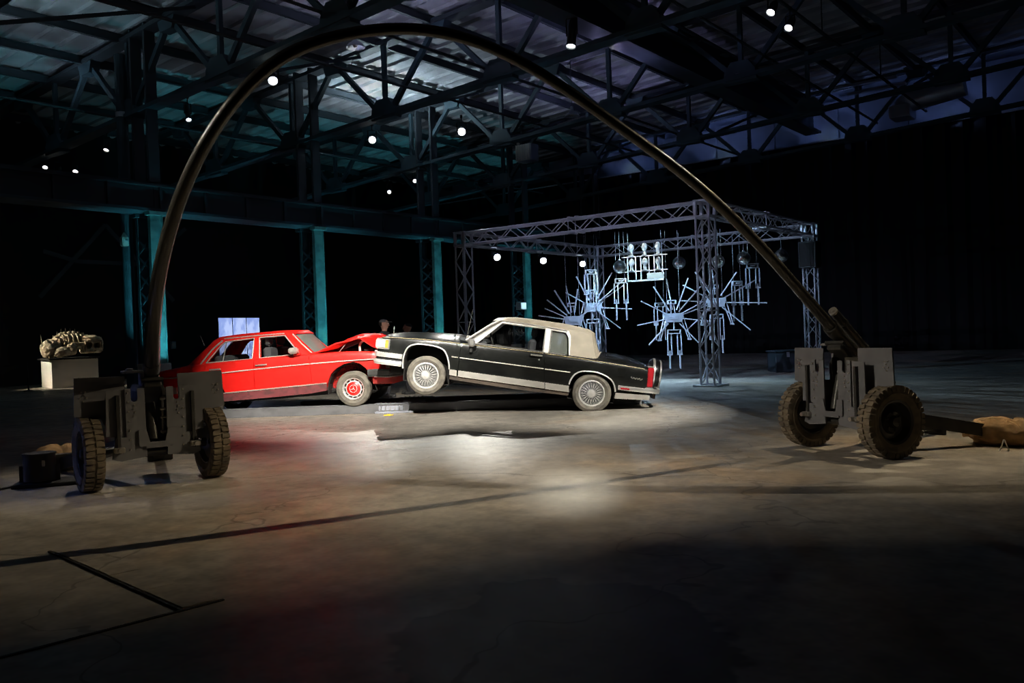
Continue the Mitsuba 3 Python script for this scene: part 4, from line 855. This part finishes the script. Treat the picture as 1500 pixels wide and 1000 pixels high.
def screen_em(seed):
    def fn(p, n, uv):
        a, b = uv.x, uv.y
        q = fbm(a * 3 + seed, b * 4 + seed, 0.0, 4); l = fbm(a * 9 + 3 * q + seed, b * 11, 2.0, 3)
        c = mix((.27, .38, .80), (.50, .62, 1.0), smoothstep(.3, .65, q))
        return mix(c, (.12, .17, .42), .75 * smoothstep(.53, .62, l) * smoothstep(.75, .35, b + .3 * (q - .5)))
    return mikit.proc(fn)
VM = mat4(np.stack([RU * .985 + RV * .17, RV * .985 - RU * .17, [0, 0, 1.0]], 1), room(21.75, 33.0))
for k in range(3):
    t = thing('video_panel', ['left', 'middle', 'right'][k] + ' panel of the three glowing blue-white video screens beyond the red car', 'screen', 'three video panels')
    x0 = .82 * k
    part(t, 'housing', cbox(x0, x0 + .815, .03, .16, .55, 2.50, .01), 'can_black', VM)
    q = np.array([(x0 + .015, .028, .60), (x0 + .80, .028, .60), (x0 + .80, .028, 2.48), (x0 + .015, .028, 2.48)])
    scene[part(t, 'screen', mikit.ply((q, np.array([[0, 1, 2], [0, 2, 3]])), 'can_black', uv=np.array([[0, 0], [1, 0], [1, 1], [0, 1]])), None, VM)]['emitter'] = {'type': 'area', 'radiance': screen_em(3.0 + 5 * k), 'sampling_weight': .1}
    part(t, 'stand_leg', cat(cbox(x0 + .2, x0 + .25, .05, .12, 0, .56), cbox(x0 + .55, x0 + .6, .05, .12, 0, .56), cbox(x0 + .1, x0 + .7, -.1, .3, 0, .03)), 'can_black', VM)

# ------------------------------------------------------------------ the box-truss frame with its hanging figures
def truss_part(t, a, b, side=.32, pitch=.42, m='alu', plates=()):
    """chords and zigzag braces of a square truss from a to b, as parts of t"""
    a, b = np.array(a, float), np.array(b, float); L = np.linalg.norm(b - a); R = frame(b - a, (0, 0, 1) if abs((b - a)[2]) < .5 * L else RU)
    cs = [a + R[:, 0] * i * side / 2 + R[:, 1] * j * side / 2 for i, j in ((-1, -1), (1, -1), (1, 1), (-1, 1))]; d = R[:, 2]
    for c in cs: part(t, 'chord', cyl(c, c + d * L, .026, n=8), m)
    n = int(round(L / pitch)); st = L / n
    for f in range(4):
        c0, c1 = cs[f], cs[(f + 1) % 4]
        for k in range(n):
            p, q = (c0 + d * st * k, c1 + d * st * (k + 1)) if (k + f) % 2 == 0 else (c1 + d * st * k, c0 + d * st * (k + 1))
            part(t, 'brace', cyl(p, q, .013, n=6), m)
        for k in (0, n // 2, n): part(t, 'cross_tube', cyl(c0 + d * st * k, c1 + d * st * k, .016, n=6), m)
    for s in plates:
        c = a + d * L * s; o = side / 2 + .03
        for i in (-1, 1):
            for j in (-1, 1):
                q = c + R[:, 0] * i * .0 + d * i * .11 
                part(t, 'coupling_plate', hull([q + R[:, 0] * x * o + R[:, 1] * (j * (o - .03) + y) + d * z for x in (-1, 1) for y in (0, .05 * j) for z in (-.035, .035)]), m)
CR = {'A': room(18.1, 8.5), 'R': room(24.9, 8.5), 'L': room(18.1, 15.7), 'B': room(24.9, 15.7)}
desc = {'A': 'nearest, at the middle front corner', 'R': 'at the right end behind the right gun', 'L': 'at the left corner, above the black car roof', 'B': 'at the back corner, behind the hanging figures'}
for k in 'ALRB':
    t = thing('truss_tower', f'aluminium box-truss tower of the stage frame, {desc[k]}', 'truss tower', 'stage frame towers')
    truss_part(t, CR[k] + [0, 0, .04], CR[k] + [0, 0, 3.78])
    part(t, 'base_plate', cbox(-.3, .3, -.3, .3, 0, .04, .006), 'alu', mat4(ROOM[:3, :3], CR[k]))
    o = .19
    for i in (-1, 1):
        for j in (-1, 1): part(t, 'corner_block', cbox(i * .16 - .035, i * .16 + .035, j * .16 - .035, j * .16 + .035, 3.78, 4.19, .004), 'alu', mat4(ROOM[:3, :3], CR[k]))
    for z in (3.80, 4.15): part(t, 'corner_block', cbox(-.2, .2, -.2, .2, z, z + .035, .004) - cbox(-.13, .13, -.13, .13, z - .1, z + .1), 'alu', mat4(ROOM[:3, :3], CR[k]))
bd = {'AL': 'along the front, rising towards the nearest tower', 'AR': 'along the right side, in shadow', 'LB': 'on the left back side, carrying lit par lamps', 'RB': 'across the far back side'}
for k in ('AL', 'AR', 'LB', 'RB'):
    a, b = CR[k[0]], CR[k[1]]; d = (b - a) / np.linalg.norm(b - a)
    t = thing('truss_beam', f'aluminium box-truss beam of the stage frame, {bd[k]}', 'truss beam', 'stage frame beams')
    truss_part(t, a + d * .2 + [0, 0, 3.985], b - d * .2 + [0, 0, 3.985], plates=(.48,))
t = thing('stage_speaker', 'black box speaker hung under the right corner of the stage frame', 'speaker')
SM = mat4(ROOM[:3, :3], CR['R'] + np.array([0, 0, 3.1]))
part(t, 'cabinet', cbox(-.35, .15, -.28, .22, -.2, .55, .02), 'can_black', SM); part(t, 'grille', cbox(-.37, -.35, -.25, .19, -.17, .52, .005), 'under', SM)
part(t, 'hanging_bracket', bar((-.1, 0, .55), (-.1, 0, .72), .05, .02), 'can_black', SM)
t = thing('stage_crate', 'dark crate on the floor behind the right field gun', 'crate')
part(t, 'box', cbox(7.25, 7.95, 23.9, 24.7, 0, .55, .02), 'steel_dark'); part(t, 'lid', cbox(7.22, 7.98, 23.87, 24.73, .55, .60, .01), 'steel_dark')
part(t, 'latch', cbox(7.55, 7.63, 23.87, 23.9, .42, .56, .004), 'galv')

def boxframe(w, h, d=.07, th=.028): return pxz([(-w / 2, -h / 2), (w / 2, -h / 2), (w / 2, h / 2), (-w / 2, h / 2)], -d / 2, d / 2) - pxz([(-w / 2 + th, -h / 2 + th), (w / 2 - th, -h / 2 + th), (w / 2 - th, h / 2 - th), (-w / 2 + th, h / 2 - th)], -d, d)
def leg_parts(t, M, z0, up, low, gapx, up_w=.05):
    for s in (-1, 1):
        l = part(t, 'leg', cat(bar((s * gapx - .045, 0, z0), (s * gapx - .05, 0, z0 - up), .028, .028), bar((s * gapx + .045, 0, z0), (s * gapx + .05, 0, z0 - up), .028, .028), cbox(s * gapx - .07, s * gapx + .07, -.02, .02, z0 - up - .02, z0 - up + .01)), 'alu_white', M)
        part(l, 'shin', bar((s * gapx, 0, z0 - up + .1), (s * gapx * 1.05, 0, z0 - up - low), .036, .036), 'alu_white', M)
def wires(t, M, pts, ztop):
    for x, z in pts: part(t, 'wire', cyl((x, 0, z), (x, 0, ztop), .006, n=5), 'galv', M)
def figure(u, v, z, yaw, lab, spikes, arms=True, seed=0):
    p = room(u, v, z); M = mat4(rotz(yaw), p); t = thing('hanging_figure', lab, 'sculpture', 'spiky hanging tube figures'); r = np.random.default_rng(seed)
    part(t, 'torso', cat(pxz([(-.25, .11), (.25, .11), (.20, -.12), (-.20, -.12)], -.06, .06) - pxz([(-.215, .075), (.215, .075), (.175, -.085), (-.175, -.085)], -.05, .2), cbox(-.12, .12, -.075, -.05, -.05, .03, .008), bar((-.22, -.05, .0), (.22, -.05, .0), .02, .02)), 'alu_white', M)
    part(t, 'head_frame', boxframe(.22, .11).translate([-.03, 0, .40]), 'alu_white', M)
    part(t, 'neck', cat(bar((-.06, 0, .10), (-.08, 0, .36), .018, .018), bar((.04, 0, .10), (.01, 0, .36), .018, .018)), 'alu_white', M)
    part(t, 'pelvis', cat(boxframe(.34, .12).translate([0, 0, -.36]), bar((0, 0, -.3), (0, 0, -.1), .03, .03)), 'alu_white', M)
    leg_parts(t, M, -.42, .52, .36, .125)
    if arms:
        for s in (-1, 1): part(t, 'arm', cat(bar((s * .24, 0, .06), (s * .40, -.03, -.56), .026, .026), bar((s * .19, 0, -.06), (s * .36, -.03, -.56), .026, .026), bar((s * .33, -.03, -.56), (s * .43, -.03, -.57), .05, .04)), 'alu_white', M)
    for a, L in spikes:
        a = math.radians(a); y = r.uniform(-.25, .05); q = np.array([cos(a), y, sin(a)])
        part(t, 'spike', bar(q * .20, q * L, .030, .030), 'alu_white', M)
    wires(t, M, ((-.16, .11), (.16, .11)), 3.82 - z)
figure(20.0, 10.35, 1.60, 0.0, 'spiky tube figure hanging in full view, second cluster from the left', [(122, .95), (98, 1.0), (70, 1.05), (47, 1.05), (27, 1.0), (152, .95), (190, .95), (225, .95), (-48, .90), (-8, .85)], seed=1)
figure(19.0, 12.15, 1.95, 0.1, 'spiky tube figure hanging above the black car roof, right one of a pair', [(118, .9), (100, .85), (80, .9), (60, 1.0), (33, 1.0), (150, .8), (-5, 1.0), (40, 1.1), (-40, .9)], seed=2)
figure(18.4, 12.35, 1.62, -.1, 'spiky tube figure hanging above the black car roof, left one of a pair', [(120, .9), (140, .85), (155, .8), (100, .9), (80, .8), (30, .9), (170, .9)], seed=3)
figure(20.7, 9.5, 1.95, -.15, 'spiky tube figure hanging behind the nearest truss tower', [(122, .95), (150, .95), (28, 1.15), (55, .9), (-3, 1.25), (-42, 1.1), (222, 1.0), (198, .9), (95, .85), (175, .9)], seed=4)
def legs(u, v, z, yaw, lab):
    M = mat4(rotz(yaw), room(u, v, z)); t = thing('leg_sculpture', lab, 'sculpture', 'hanging pairs of tube legs')
    part(t, 'pelvis', cat(boxframe(.30, .13, .08), cbox(-.07, .07, -.05, -.03, -.02, .02, .005)), 'alu_white', M)
    leg_parts(t, M, -.06, .50, .44, .125); wires(t, M, ((-.11, .065), (.11, .065)), 3.82 - z)
legs(19.1, 11.34, 2.58, .1, 'pair of tube legs hanging under the leftmost mirror ball')
legs(21.9, 11.75, 2.0, .0, 'pair of tube legs hanging behind the full-view spiky figure')
legs(21.3, 8.75, 2.85, -.05, 'pair of tube legs hanging highest, right of the nearest truss tower')
legs(21.7, 9.35, 2.45, .4, 'pair of tube legs hanging among spikes right behind the nearest truss tower')
legs(18.9, 12.1, 2.85, .2, 'pair of tube legs hanging high over the paired spiky figures')
tiles_ = []
for i in range(1, 13):
    th0, th1 = (i - .46) * pi / 13, (i + .46) * pi / 13; n = max(5, int(26 * sin(i * pi / 13)))
    for j in range(n):
        a0, a1 = (j + .06) * 2 * pi / n, (j + .94) * 2 * pi / n
        sph = lambda th, a, r: (r * sin(th) * cos(a), r * sin(th) * sin(a), r * cos(th))
        tiles_.append(hull([sph(th, a, r) for th in (th0, th1) for a in (a0, a1) for r in (.160, .168)]))
tiles = mikit.ply(cat(*tiles_), 'mirror_tile'); core = mikit.ply(trimesh.creation.icosphere(3, .161), 'can_black', True)
for u, v, z, w in ((19.07, 11.33, 2.93, 'leftmost, over a pair of tube legs'), (20.6, 10.45, 3.03, 'right of the rack of mannequin heads'), (21.0, 8.85, 3.04, 'beside the highest tube legs'), (21.6, 8.1, 3.06, 'rightmost, seen right of the arch'), (20.9, 9.5, 3.0, 'behind the nearest truss tower')):
    t = thing('mirror_ball', 'small mirror ball hanging in the stage frame, ' + w, 'mirror ball', 'mirror balls of the stage frame'); M = mat4(rotz(u), room(u, v, z))
    part(t, 'core', core, None, M); part(t, 'mirror_tiles', tiles, None, M, kind='stuff'); part(t, 'hanger', cat(cyl((0, 0, .16), (0, 0, .20), .03, n=10), cyl((0, 0, .2), (0, 0, 3.82 - z), .006, n=5)), 'galv', M)
# rack with six mannequin heads
HM2 = mat4(rotz(math.atan2(-.6153, .7883) + .15), room(19.6, 10.85, 3.1)); t = thing('head_rack', 'white tube rack hung in the stage frame holding six mannequin heads', 'rack')
for x in (-.52, -.30, -.16, .06, .20, .42): part(t, 'upright', bar((x, 0, -.52), (x, 0, .10), .030, .030), 'alu_white', HM2)
for z in (-.28, .10): part(t, 'crossbar', bar((-.68, 0, z), (.56, 0, z), .03, .03), 'alu_white', HM2)
part(t, 'bottom_bar', bar((-.53, 0, -.52), (.44, 0, -.52), .04, .05), 'alu_white', HM2); part(t, 'plate', cbox(0, .46, -.02, .02, -.50, -.34, .005), 'pale_head', HM2, label='pinkish plate')
for x in (-.5, .4): part(t, 'wire', cyl((x, 0, .10), (x, 0, .72), .006, n=5), 'galv', HM2)
hs = trimesh.creation.icosphere(3); v = hs.vertices * [.075, .095, .115]
f = np.exp(-((v[:, 0] / .018) ** 2 + ((v[:, 2] + .012) / .028) ** 2)) * (v[:, 1] < 0); v[:, 1] -= .028 * f
for ex in (-.03, .03): v[:, 1] += .014 * np.exp(-(((v[:, 0] - ex) / .016) ** 2 + ((v[:, 2] - .018) / .014) ** 2)) * (v[:, 1] < 0)
v[:, 1] -= .010 * np.exp(-((v[:, 0] / .024) ** 2 + ((v[:, 2] + .052) / .010) ** 2)) * (v[:, 1] < 0); v[v[:, 2] < -.05, 0] *= .86
head_ply = mikit.ply((v, hs.faces), 'pale_head', True); neck_ply = mikit.ply(cat(cyl((0, .02, -.08), (0, .02, -.19), .042, .05, 14), cyl((0, .02, -.21), (0, .02, -.19), .09, .07, 16)), 'pale_head', 30); ear_ply = mikit.ply(cat(cyl((-.078, .01, 0), (-.068, .01, 0), .02, .028, 10), cyl((.078, .01, 0), (.068, .01, 0), .02, .028, 10)), 'pale_head', 30)
for r_, z in (('upper', .325), ('lower', -.055)):
    for c_, x in (('left', -.41), ('middle', -.05), ('right', .31)):
        t = thing('mannequin_head', f'bald pale mannequin head, {c_} one of the {r_} row on the tube rack', 'mannequin head', 'mannequin heads on the rack'); M = HM2 @ mat4(rotz(.35), (x, 0, z))
        part(t, 'head', head_ply, None, M); part(t, 'neck', neck_ply, None, M); part(t, 'ears', ear_ply, None, M)

# ------------------------------------------------------------------ lamps
def lamp(pos, aim, lab, r=.10, L=.36, rad=9.0, col=(1, .97, .9), hang=.35, grp=None, base='spotlight', dirz=None):
    pos = np.array(pos, float); d = np.array(aim, float) - pos; d /= np.linalg.norm(d); R = frame(d); M = mat4(R, pos); t = thing(base, lab, 'spotlight', grp)
    part(t, 'housing', lathe([(r * .35, -L), (r * .75, -L * .98), (r * .95, -L * .7), (r * .95, -.05), (r * 1.06, -.04), (r * 1.06, .02), (r * .98, .02), (r * .96, -.03), (r * .3, -.05)], 22, 'z'), 'can_black', M, smooth=35)
    n = 20; a = np.arange(n) * 2 * pi / n
    V = np.vstack([[0, 0, -.012], np.stack([r * .95 * np.cos(a), r * .95 * np.sin(a), 0 * a - .02], 1)]); F = np.array([(0, 1 + i, 1 + (i + 1) % n) for i in range(n)])
    k = part(t, 'lens', (V, F), 'lens_white', M, label='glowing lens' if rad else None)
    if rad: scene[k]['emitter'] = {'type': 'area', 'radiance': {'type': 'rgb', 'value': [rad * c for c in col]}, 'sampling_weight': .01}
    side = np.cross(d, [0, 0, 1]); side /= np.linalg.norm(side); c = pos - d * L * .4
    part(t, 'yoke', cat(*[bar(c + side * s * r * 1.15, c + side * s * r * 1.15 + [0, 0, hang * .6], .012, .035) for s in (-1, 1)], bar(c - side * r * 1.2 + [0, 0, hang * .6], c + side * r * 1.2 + [0, 0, hang * .6], .035, .012), cyl(c + [0, 0, hang * .6], c + [0, 0, hang], .018, n=8)), 'can_black')
    part(t, 'clamp', cbox(-.04, .04, -.05, .05, hang - .04, hang + .06, .008), 'can_black', mat4(t=c))
    return t
PIT = np.array([0, 14.0, .5])
lamp(room(23.19, 20.0, 8.5), (-.5, 11, 0), 'bright spotlight facing the camera, just right of the third column', .14, .4, 14, (.95, 1, .97), .5)
lamp(room(21.16, 22.4, 8.3), (-2, 12, 0), 'bright spotlight facing the camera between the second and third columns', .13, .4, 12, (.98, 1, .97), .5)
lamp(room(14.6, 19.2, 8.35), (-3.5, 14, 0), 'lit spotlight hanging just under the arch at upper left', .13, .4, 8, (.9, 1, .98), .4)
lamp(room(14.62, 23.3, 8.05), (-6.5, 20, 0), 'small dim spotlight between the first column and the arch', .08, .7, 3, (.8, .95, 1), .5)
lamp(room(19.19, 12.65, 8.85), (.5, 20.3, 0), 'long black can spotlight under the dark beam, top right of the arch', .13, .82, 5, (.85, 1, .97), .75)
for (p, w) in ((room(21.5, 8.12, 9.2), 'left'), (room(22.95, 8.2, 9.2), 'right'), (room(20.5, 8.3, 9.45), 'at the upper picture edge')):
    lamp(p, (1.8, 17.5, .3), f'white-glowing spotlight on the lamp pipe at upper right, {w}', .11, .36, 12, (.93, 1, .97), .40, 'spotlights on the lamp pipe')
for u, v, z, w in ((14.54, 28.07, 7.9, 'rightmost'), (14.06, 31.41, 7.75, 'leftmost'), (14.72, 31.83, 7.7, 'second from left'), (15.02, 31.23, 7.7, 'third from left')):
    lamp(room(u, v, z), (-13.5, 24, 0), f'tiny lit spotlight over the dark side aisle at far left, {w} of four', .09, .3, 5, (1, .97, .88), .5, 'spotlights over the side aisle')
for u, v, z, w in ((27.56, 28.2, 7.9, 'left'), (26.85, 25.9, 8.0, 'right')):
    lamp(room(u, v, z), (-4, 22, 0), f'small lit spotlight over the aisle beyond the third column, {w} of two', .09, .32, 3.5, (.9, 1, .95), .5, 'spotlights beyond the third column')
for s, z, w in ((.215, 3.56, 'leftmost'), (.55, 3.56, 'middle'), (.875, 3.55, 'rightmost')):
    p = CR['L'] + (CR['B'] - CR['L']) * s + np.array([0, 0, z]); lamp(p, (2.3, 16.5, .6), f'glowing par lamp under the left back beam of the stage frame, {w} of three', .105, .42, 12, (.86, .97, 1), .28, 'par lamps of the stage frame', 'par_lamp')
    spot(f'stage_par_{w}', p - [0, .35, 0], (4.0, 21.2, 1.2), (.55, .80, 1.0), 190, 18, 12, 1)
for u, v, z, w in ((16.38, 17.86, 9.35, 'just under the top of the arch'), (25.74, 17.02, 8.95, 'in the middle of the roof, left of the arch'), (26.18, 10.92, 9.2, 'right of the long dark beam')):
    t = thing('dome_lamp', 'unlit grey dome pendant lamp hanging ' + w, 'pendant lamp', 'dome pendant lamps'); M = mat4(t=room(u, v, z))
    part(t, 'shade', lathe([(.05, .22), (.10, .16), (.20, .09), (.27, .0), (.26, -.01), (.19, .07), (.09, .14), (.05, .19)], 26, 'z'), 'galv', M, smooth=35)
    part(t, 'cap', cyl((0, 0, .2), (0, 0, .34), .06, .05, 14), 'galv', M, smooth=35); part(t, 'stem', cyl((0, 0, .34), (0, 0, roofz(v) - z - .2), .014, n=6), 'steel_dark', M); part(t, 'bulb', trimesh.creation.icosphere(2, .07), 'pale_head', M @ mat4(t=(0, 0, .06)), smooth=True)
t = thing('flood_light', 'white box floodlight fixed to the column inside the stage frame', 'floodlight'); M = mat4(ROOM[:3, :3], room(31.2, 23.75, 2.55))
part(t, 'box', cbox(-.22, .22, -.14, .14, -.16, .2, .02), 'white_paint', M); scene[part(t, 'glass_front', cbox(-.18, .18, -.155, -.14, -.12, .16, .005), 'lens_white', M)]['emitter'] = {'type': 'area', 'radiance': {'type': 'rgb', 'value': [.55, .75, .95]}, 'sampling_weight': .02}; part(t, 'arm', cbox(-.04, .04, .14, .35, 0, .08), 'galv', M)
t = thing('wall_lantern', 'small pale lantern on the drain pipe beside the first column', 'lamp'); M = mat4(ROOM[:3, :3], room(13.5, 25.2, 4.55))
part(t, 'body', cbox(-.10, .10, -.10, .10, -.16, .14, .03), 'white_paint', M); part(t, 'arm', cbox(-.02, .02, -.2, -.1, .0, .05), 'galv', M); part(t, 'cap', cyl((0, 0, .14), (0, 0, .26), .09, .02, 12), 'white_paint', M)

# ------------------------------------------------------------------ two visitors behind the cars
def capsule(j, bones, edge=.03, it=10):
    m = None
    for a, b in bones:
        pts = []
        for p, r in (j[a], j[b]):
            s = trimesh.creation.icosphere(2, r).vertices; pts.append(s + np.array(p))
        h = hull(np.vstack(pts)); m = h if m is None else m + h
    m = m.refine_to_length(edge); v, f = vf(m); tm = trimesh.Trimesh(v, f); trimesh.smoothing.filter_taubin(tm, iterations=it); return tm.vertices, tm.faces
def person(x, y, yaw, lab, hgt, cap, tops):
    k = hgt / 1.75; t = thing('person', lab, 'person'); M = mat4(rotz(yaw) * 1.0, (x, y, 0)) @ np.diag([k, k, k, 1])
    J = {'hips': ((0, 0, .95), .15), 'waist': ((0, .0, 1.12), .135), 'chest': ((0, .0, 1.33), .15), 'neck0': ((0, .01, 1.46), .062), 'neck1': ((0, -.01, 1.55), .058)}
    for s, n in ((-1, 'l'), (1, 'r')):
        J |= {n + 'sh': ((s * .185, .0, 1.41), .065), n + 'el': ((s * .235, .03, 1.12), .048), n + 'wr': ((s * .21, -.10, .90), .034), n + 'hp': ((s * .095, 0, .92), .10), n + 'kn': ((s * .10, -.02, .50), .068), n + 'an': ((s * .11, .02, .09), .045), n + 'to': ((s * .13, -.13, .045), .038), n + 'he': ((s * .11, .05, .045), .04)}
    B = [('hips', 'waist'), ('waist', 'chest'), ('chest', 'neck0'), ('neck0', 'neck1')]
    for n in 'lr': B += [('chest', n + 'sh'), (n + 'sh', n + 'el'), (n + 'el', n + 'wr'), ('hips', n + 'hp'), (n + 'hp', n + 'kn'), (n + 'kn', n + 'an'), (n + 'an', n + 'he'), (n + 'he', n + 'to')]
    # head: skull, jaw, nose, brow and ears; hands: palm, thumb and four fingers
    J |= {'sk': ((0, .012, 1.665), .088), 'jaw': ((0, -.045, 1.60), .050), 'fh': ((0, -.03, 1.68), .075), 'no0': ((0, -.095, 1.665), .012), 'no1': ((0, -.118, 1.635), .014), 'el1': ((-.088, .012, 1.65), .018), 'er1': ((.088, .012, 1.65), .018), 'el2': ((-.084, .01, 1.63), .014), 'er2': ((.084, .01, 1.63), .014)}
    B += [('neck1', 'sk'), ('sk', 'jaw'), ('sk', 'fh'), ('fh', 'jaw'), ('no0', 'no1'), ('el1', 'el2'), ('er1', 'er2')]
    for s, n in ((-1, 'l'), (1, 'r')):
        w = np.array(J[n + 'wr'][0]); J |= {n + 'pa': (w + [-.01 * s, -.035, -.07], .028)}; B += [(n + 'wr', n + 'pa')]
        for q in range(4):
            o = np.array([-.01 * s, -.06 + .02 * q, -.105]); ln = (.062, .075, .07, .052)[q]
            J |= {f'{n}f{q}a': (w + o, .0105), f'{n}f{q}b': (w + o + [-.004 * s, -.004, -ln * .55], .0095), f'{n}f{q}c': (w + o + [-.018 * s, -.002, -ln], .008)}; B += [(n + 'pa', f'{n}f{q}a'), (f'{n}f{q}a', f'{n}f{q}b'), (f'{n}f{q}b', f'{n}f{q}c')]
        J |= {n + 't0': (w + [-.005 * s, -.065, -.05], .013), n + 't1': (w + [-.02 * s, -.09, -.09], .0105)}; B += [(n + 'pa', n + 't0'), (n + 't0', n + 't1')]
    bv, bf = capsule(J, B, .016, 6)
    part(t, 'body', (bv, bf), 'skin', M, smooth=True)
    for s in (-1, 1): part(t, 'eye', trimesh.creation.icosphere(2, .011), 'lens_white', M @ mat4(t=(s * .032, -.098, 1.672)), smooth=True)
    part(t, 'mouth', bar((-.022, -.088, 1.598), (.022, -.088, 1.598), .008, .006), 'maroon_sill', M)
    def grow(names, g): return {q: (J[q][0], J[q][1] + g) for q in names}
    top = ['waist', 'chest', 'hips'] + [n + q for n in 'lr' for q in ('sh', 'el', 'wr')]
    JT = grow(top, .022); JT['neck0'] = ((0, .01, 1.46), .078)
    for n in 'lr': w = np.array(J[n + 'wr'][0]); e = np.array(J[n + 'el'][0]); JT[n + 'wr'] = (e + (w - e) * .9, .05)
    part(t, 'jacket', capsule(JT, [('hips', 'waist'), ('waist', 'chest'), ('chest', 'neck0')] + [(n + a, n + b) if a else ('chest', n + b) for n in 'lr' for a, b in (('', 'sh'), ('sh', 'el'), ('el', 'wr'))], .03, 8), tops, M, smooth=True)
    JL = grow([n + q for n in 'lr' for q in ('hp', 'kn', 'an')] + ['hips'], .018)
    part(t, 'trousers', capsule(JL, [('hips', n + 'hp') for n in 'lr'] + [(n + a, n + b) for n in 'lr' for a, b in (('hp', 'kn'), ('kn', 'an'))], .03, 8), 'cloth_dark', M, smooth=True)
    for n in 'lr':
        p, q = np.array(J[n + 'he'][0]), np.array(J[n + 'to'][0]); part(t, 'shoe', cat(hull(np.vstack([trimesh.creation.icosphere(2, .05).vertices * [1, 1, .85] + p, trimesh.creation.icosphere(2, .05).vertices * [1, 1, .8] + q])), cbox(p[0] - .05, p[0] + .055, q[1] - .04, p[1] + .05, .0, .02, .004)), 'rubber', M, smooth=40)
    s = trimesh.creation.icosphere(3); v = s.vertices * [.098, .110, .100] + [0, .018, 1.675]
    keep = v[:, 2] > 1.69 - .30 * (v[:, 1] - .0)
    if cap:
        c = hull(v[v[:, 2] > 1.705]); part(t, 'cap', cat(c, hull([(x_, y_, z_) for x_, y_ in ((-.075, -.06), (.075, -.06), (-.05, -.175), (.05, -.175), (0, -.19)) for z_ in (1.704, 1.714)])), 'cloth_grey', M, smooth=40, label='grey peaked cap')
        part(t, 'hair', (hull(v[(v[:, 2] > 1.62) & (v[:, 1] > .02)] * [.99, .99, 1] )), 'hair', M, smooth=50)
    else: part(t, 'hair', hull(v[keep]), 'hair', M, smooth=50)
person(-2.86, 19.5, pi / 2 - .15, 'person in dark clothes and a grey peaked cap, standing behind the crashed hoods', 1.75, True, 'cloth_dark')
person(-2.47, 20.6, -pi / 2 + .4, 'person with short dark hair and dark clothes, right of the capped visitor', 1.66, False, 'cloth_dark')
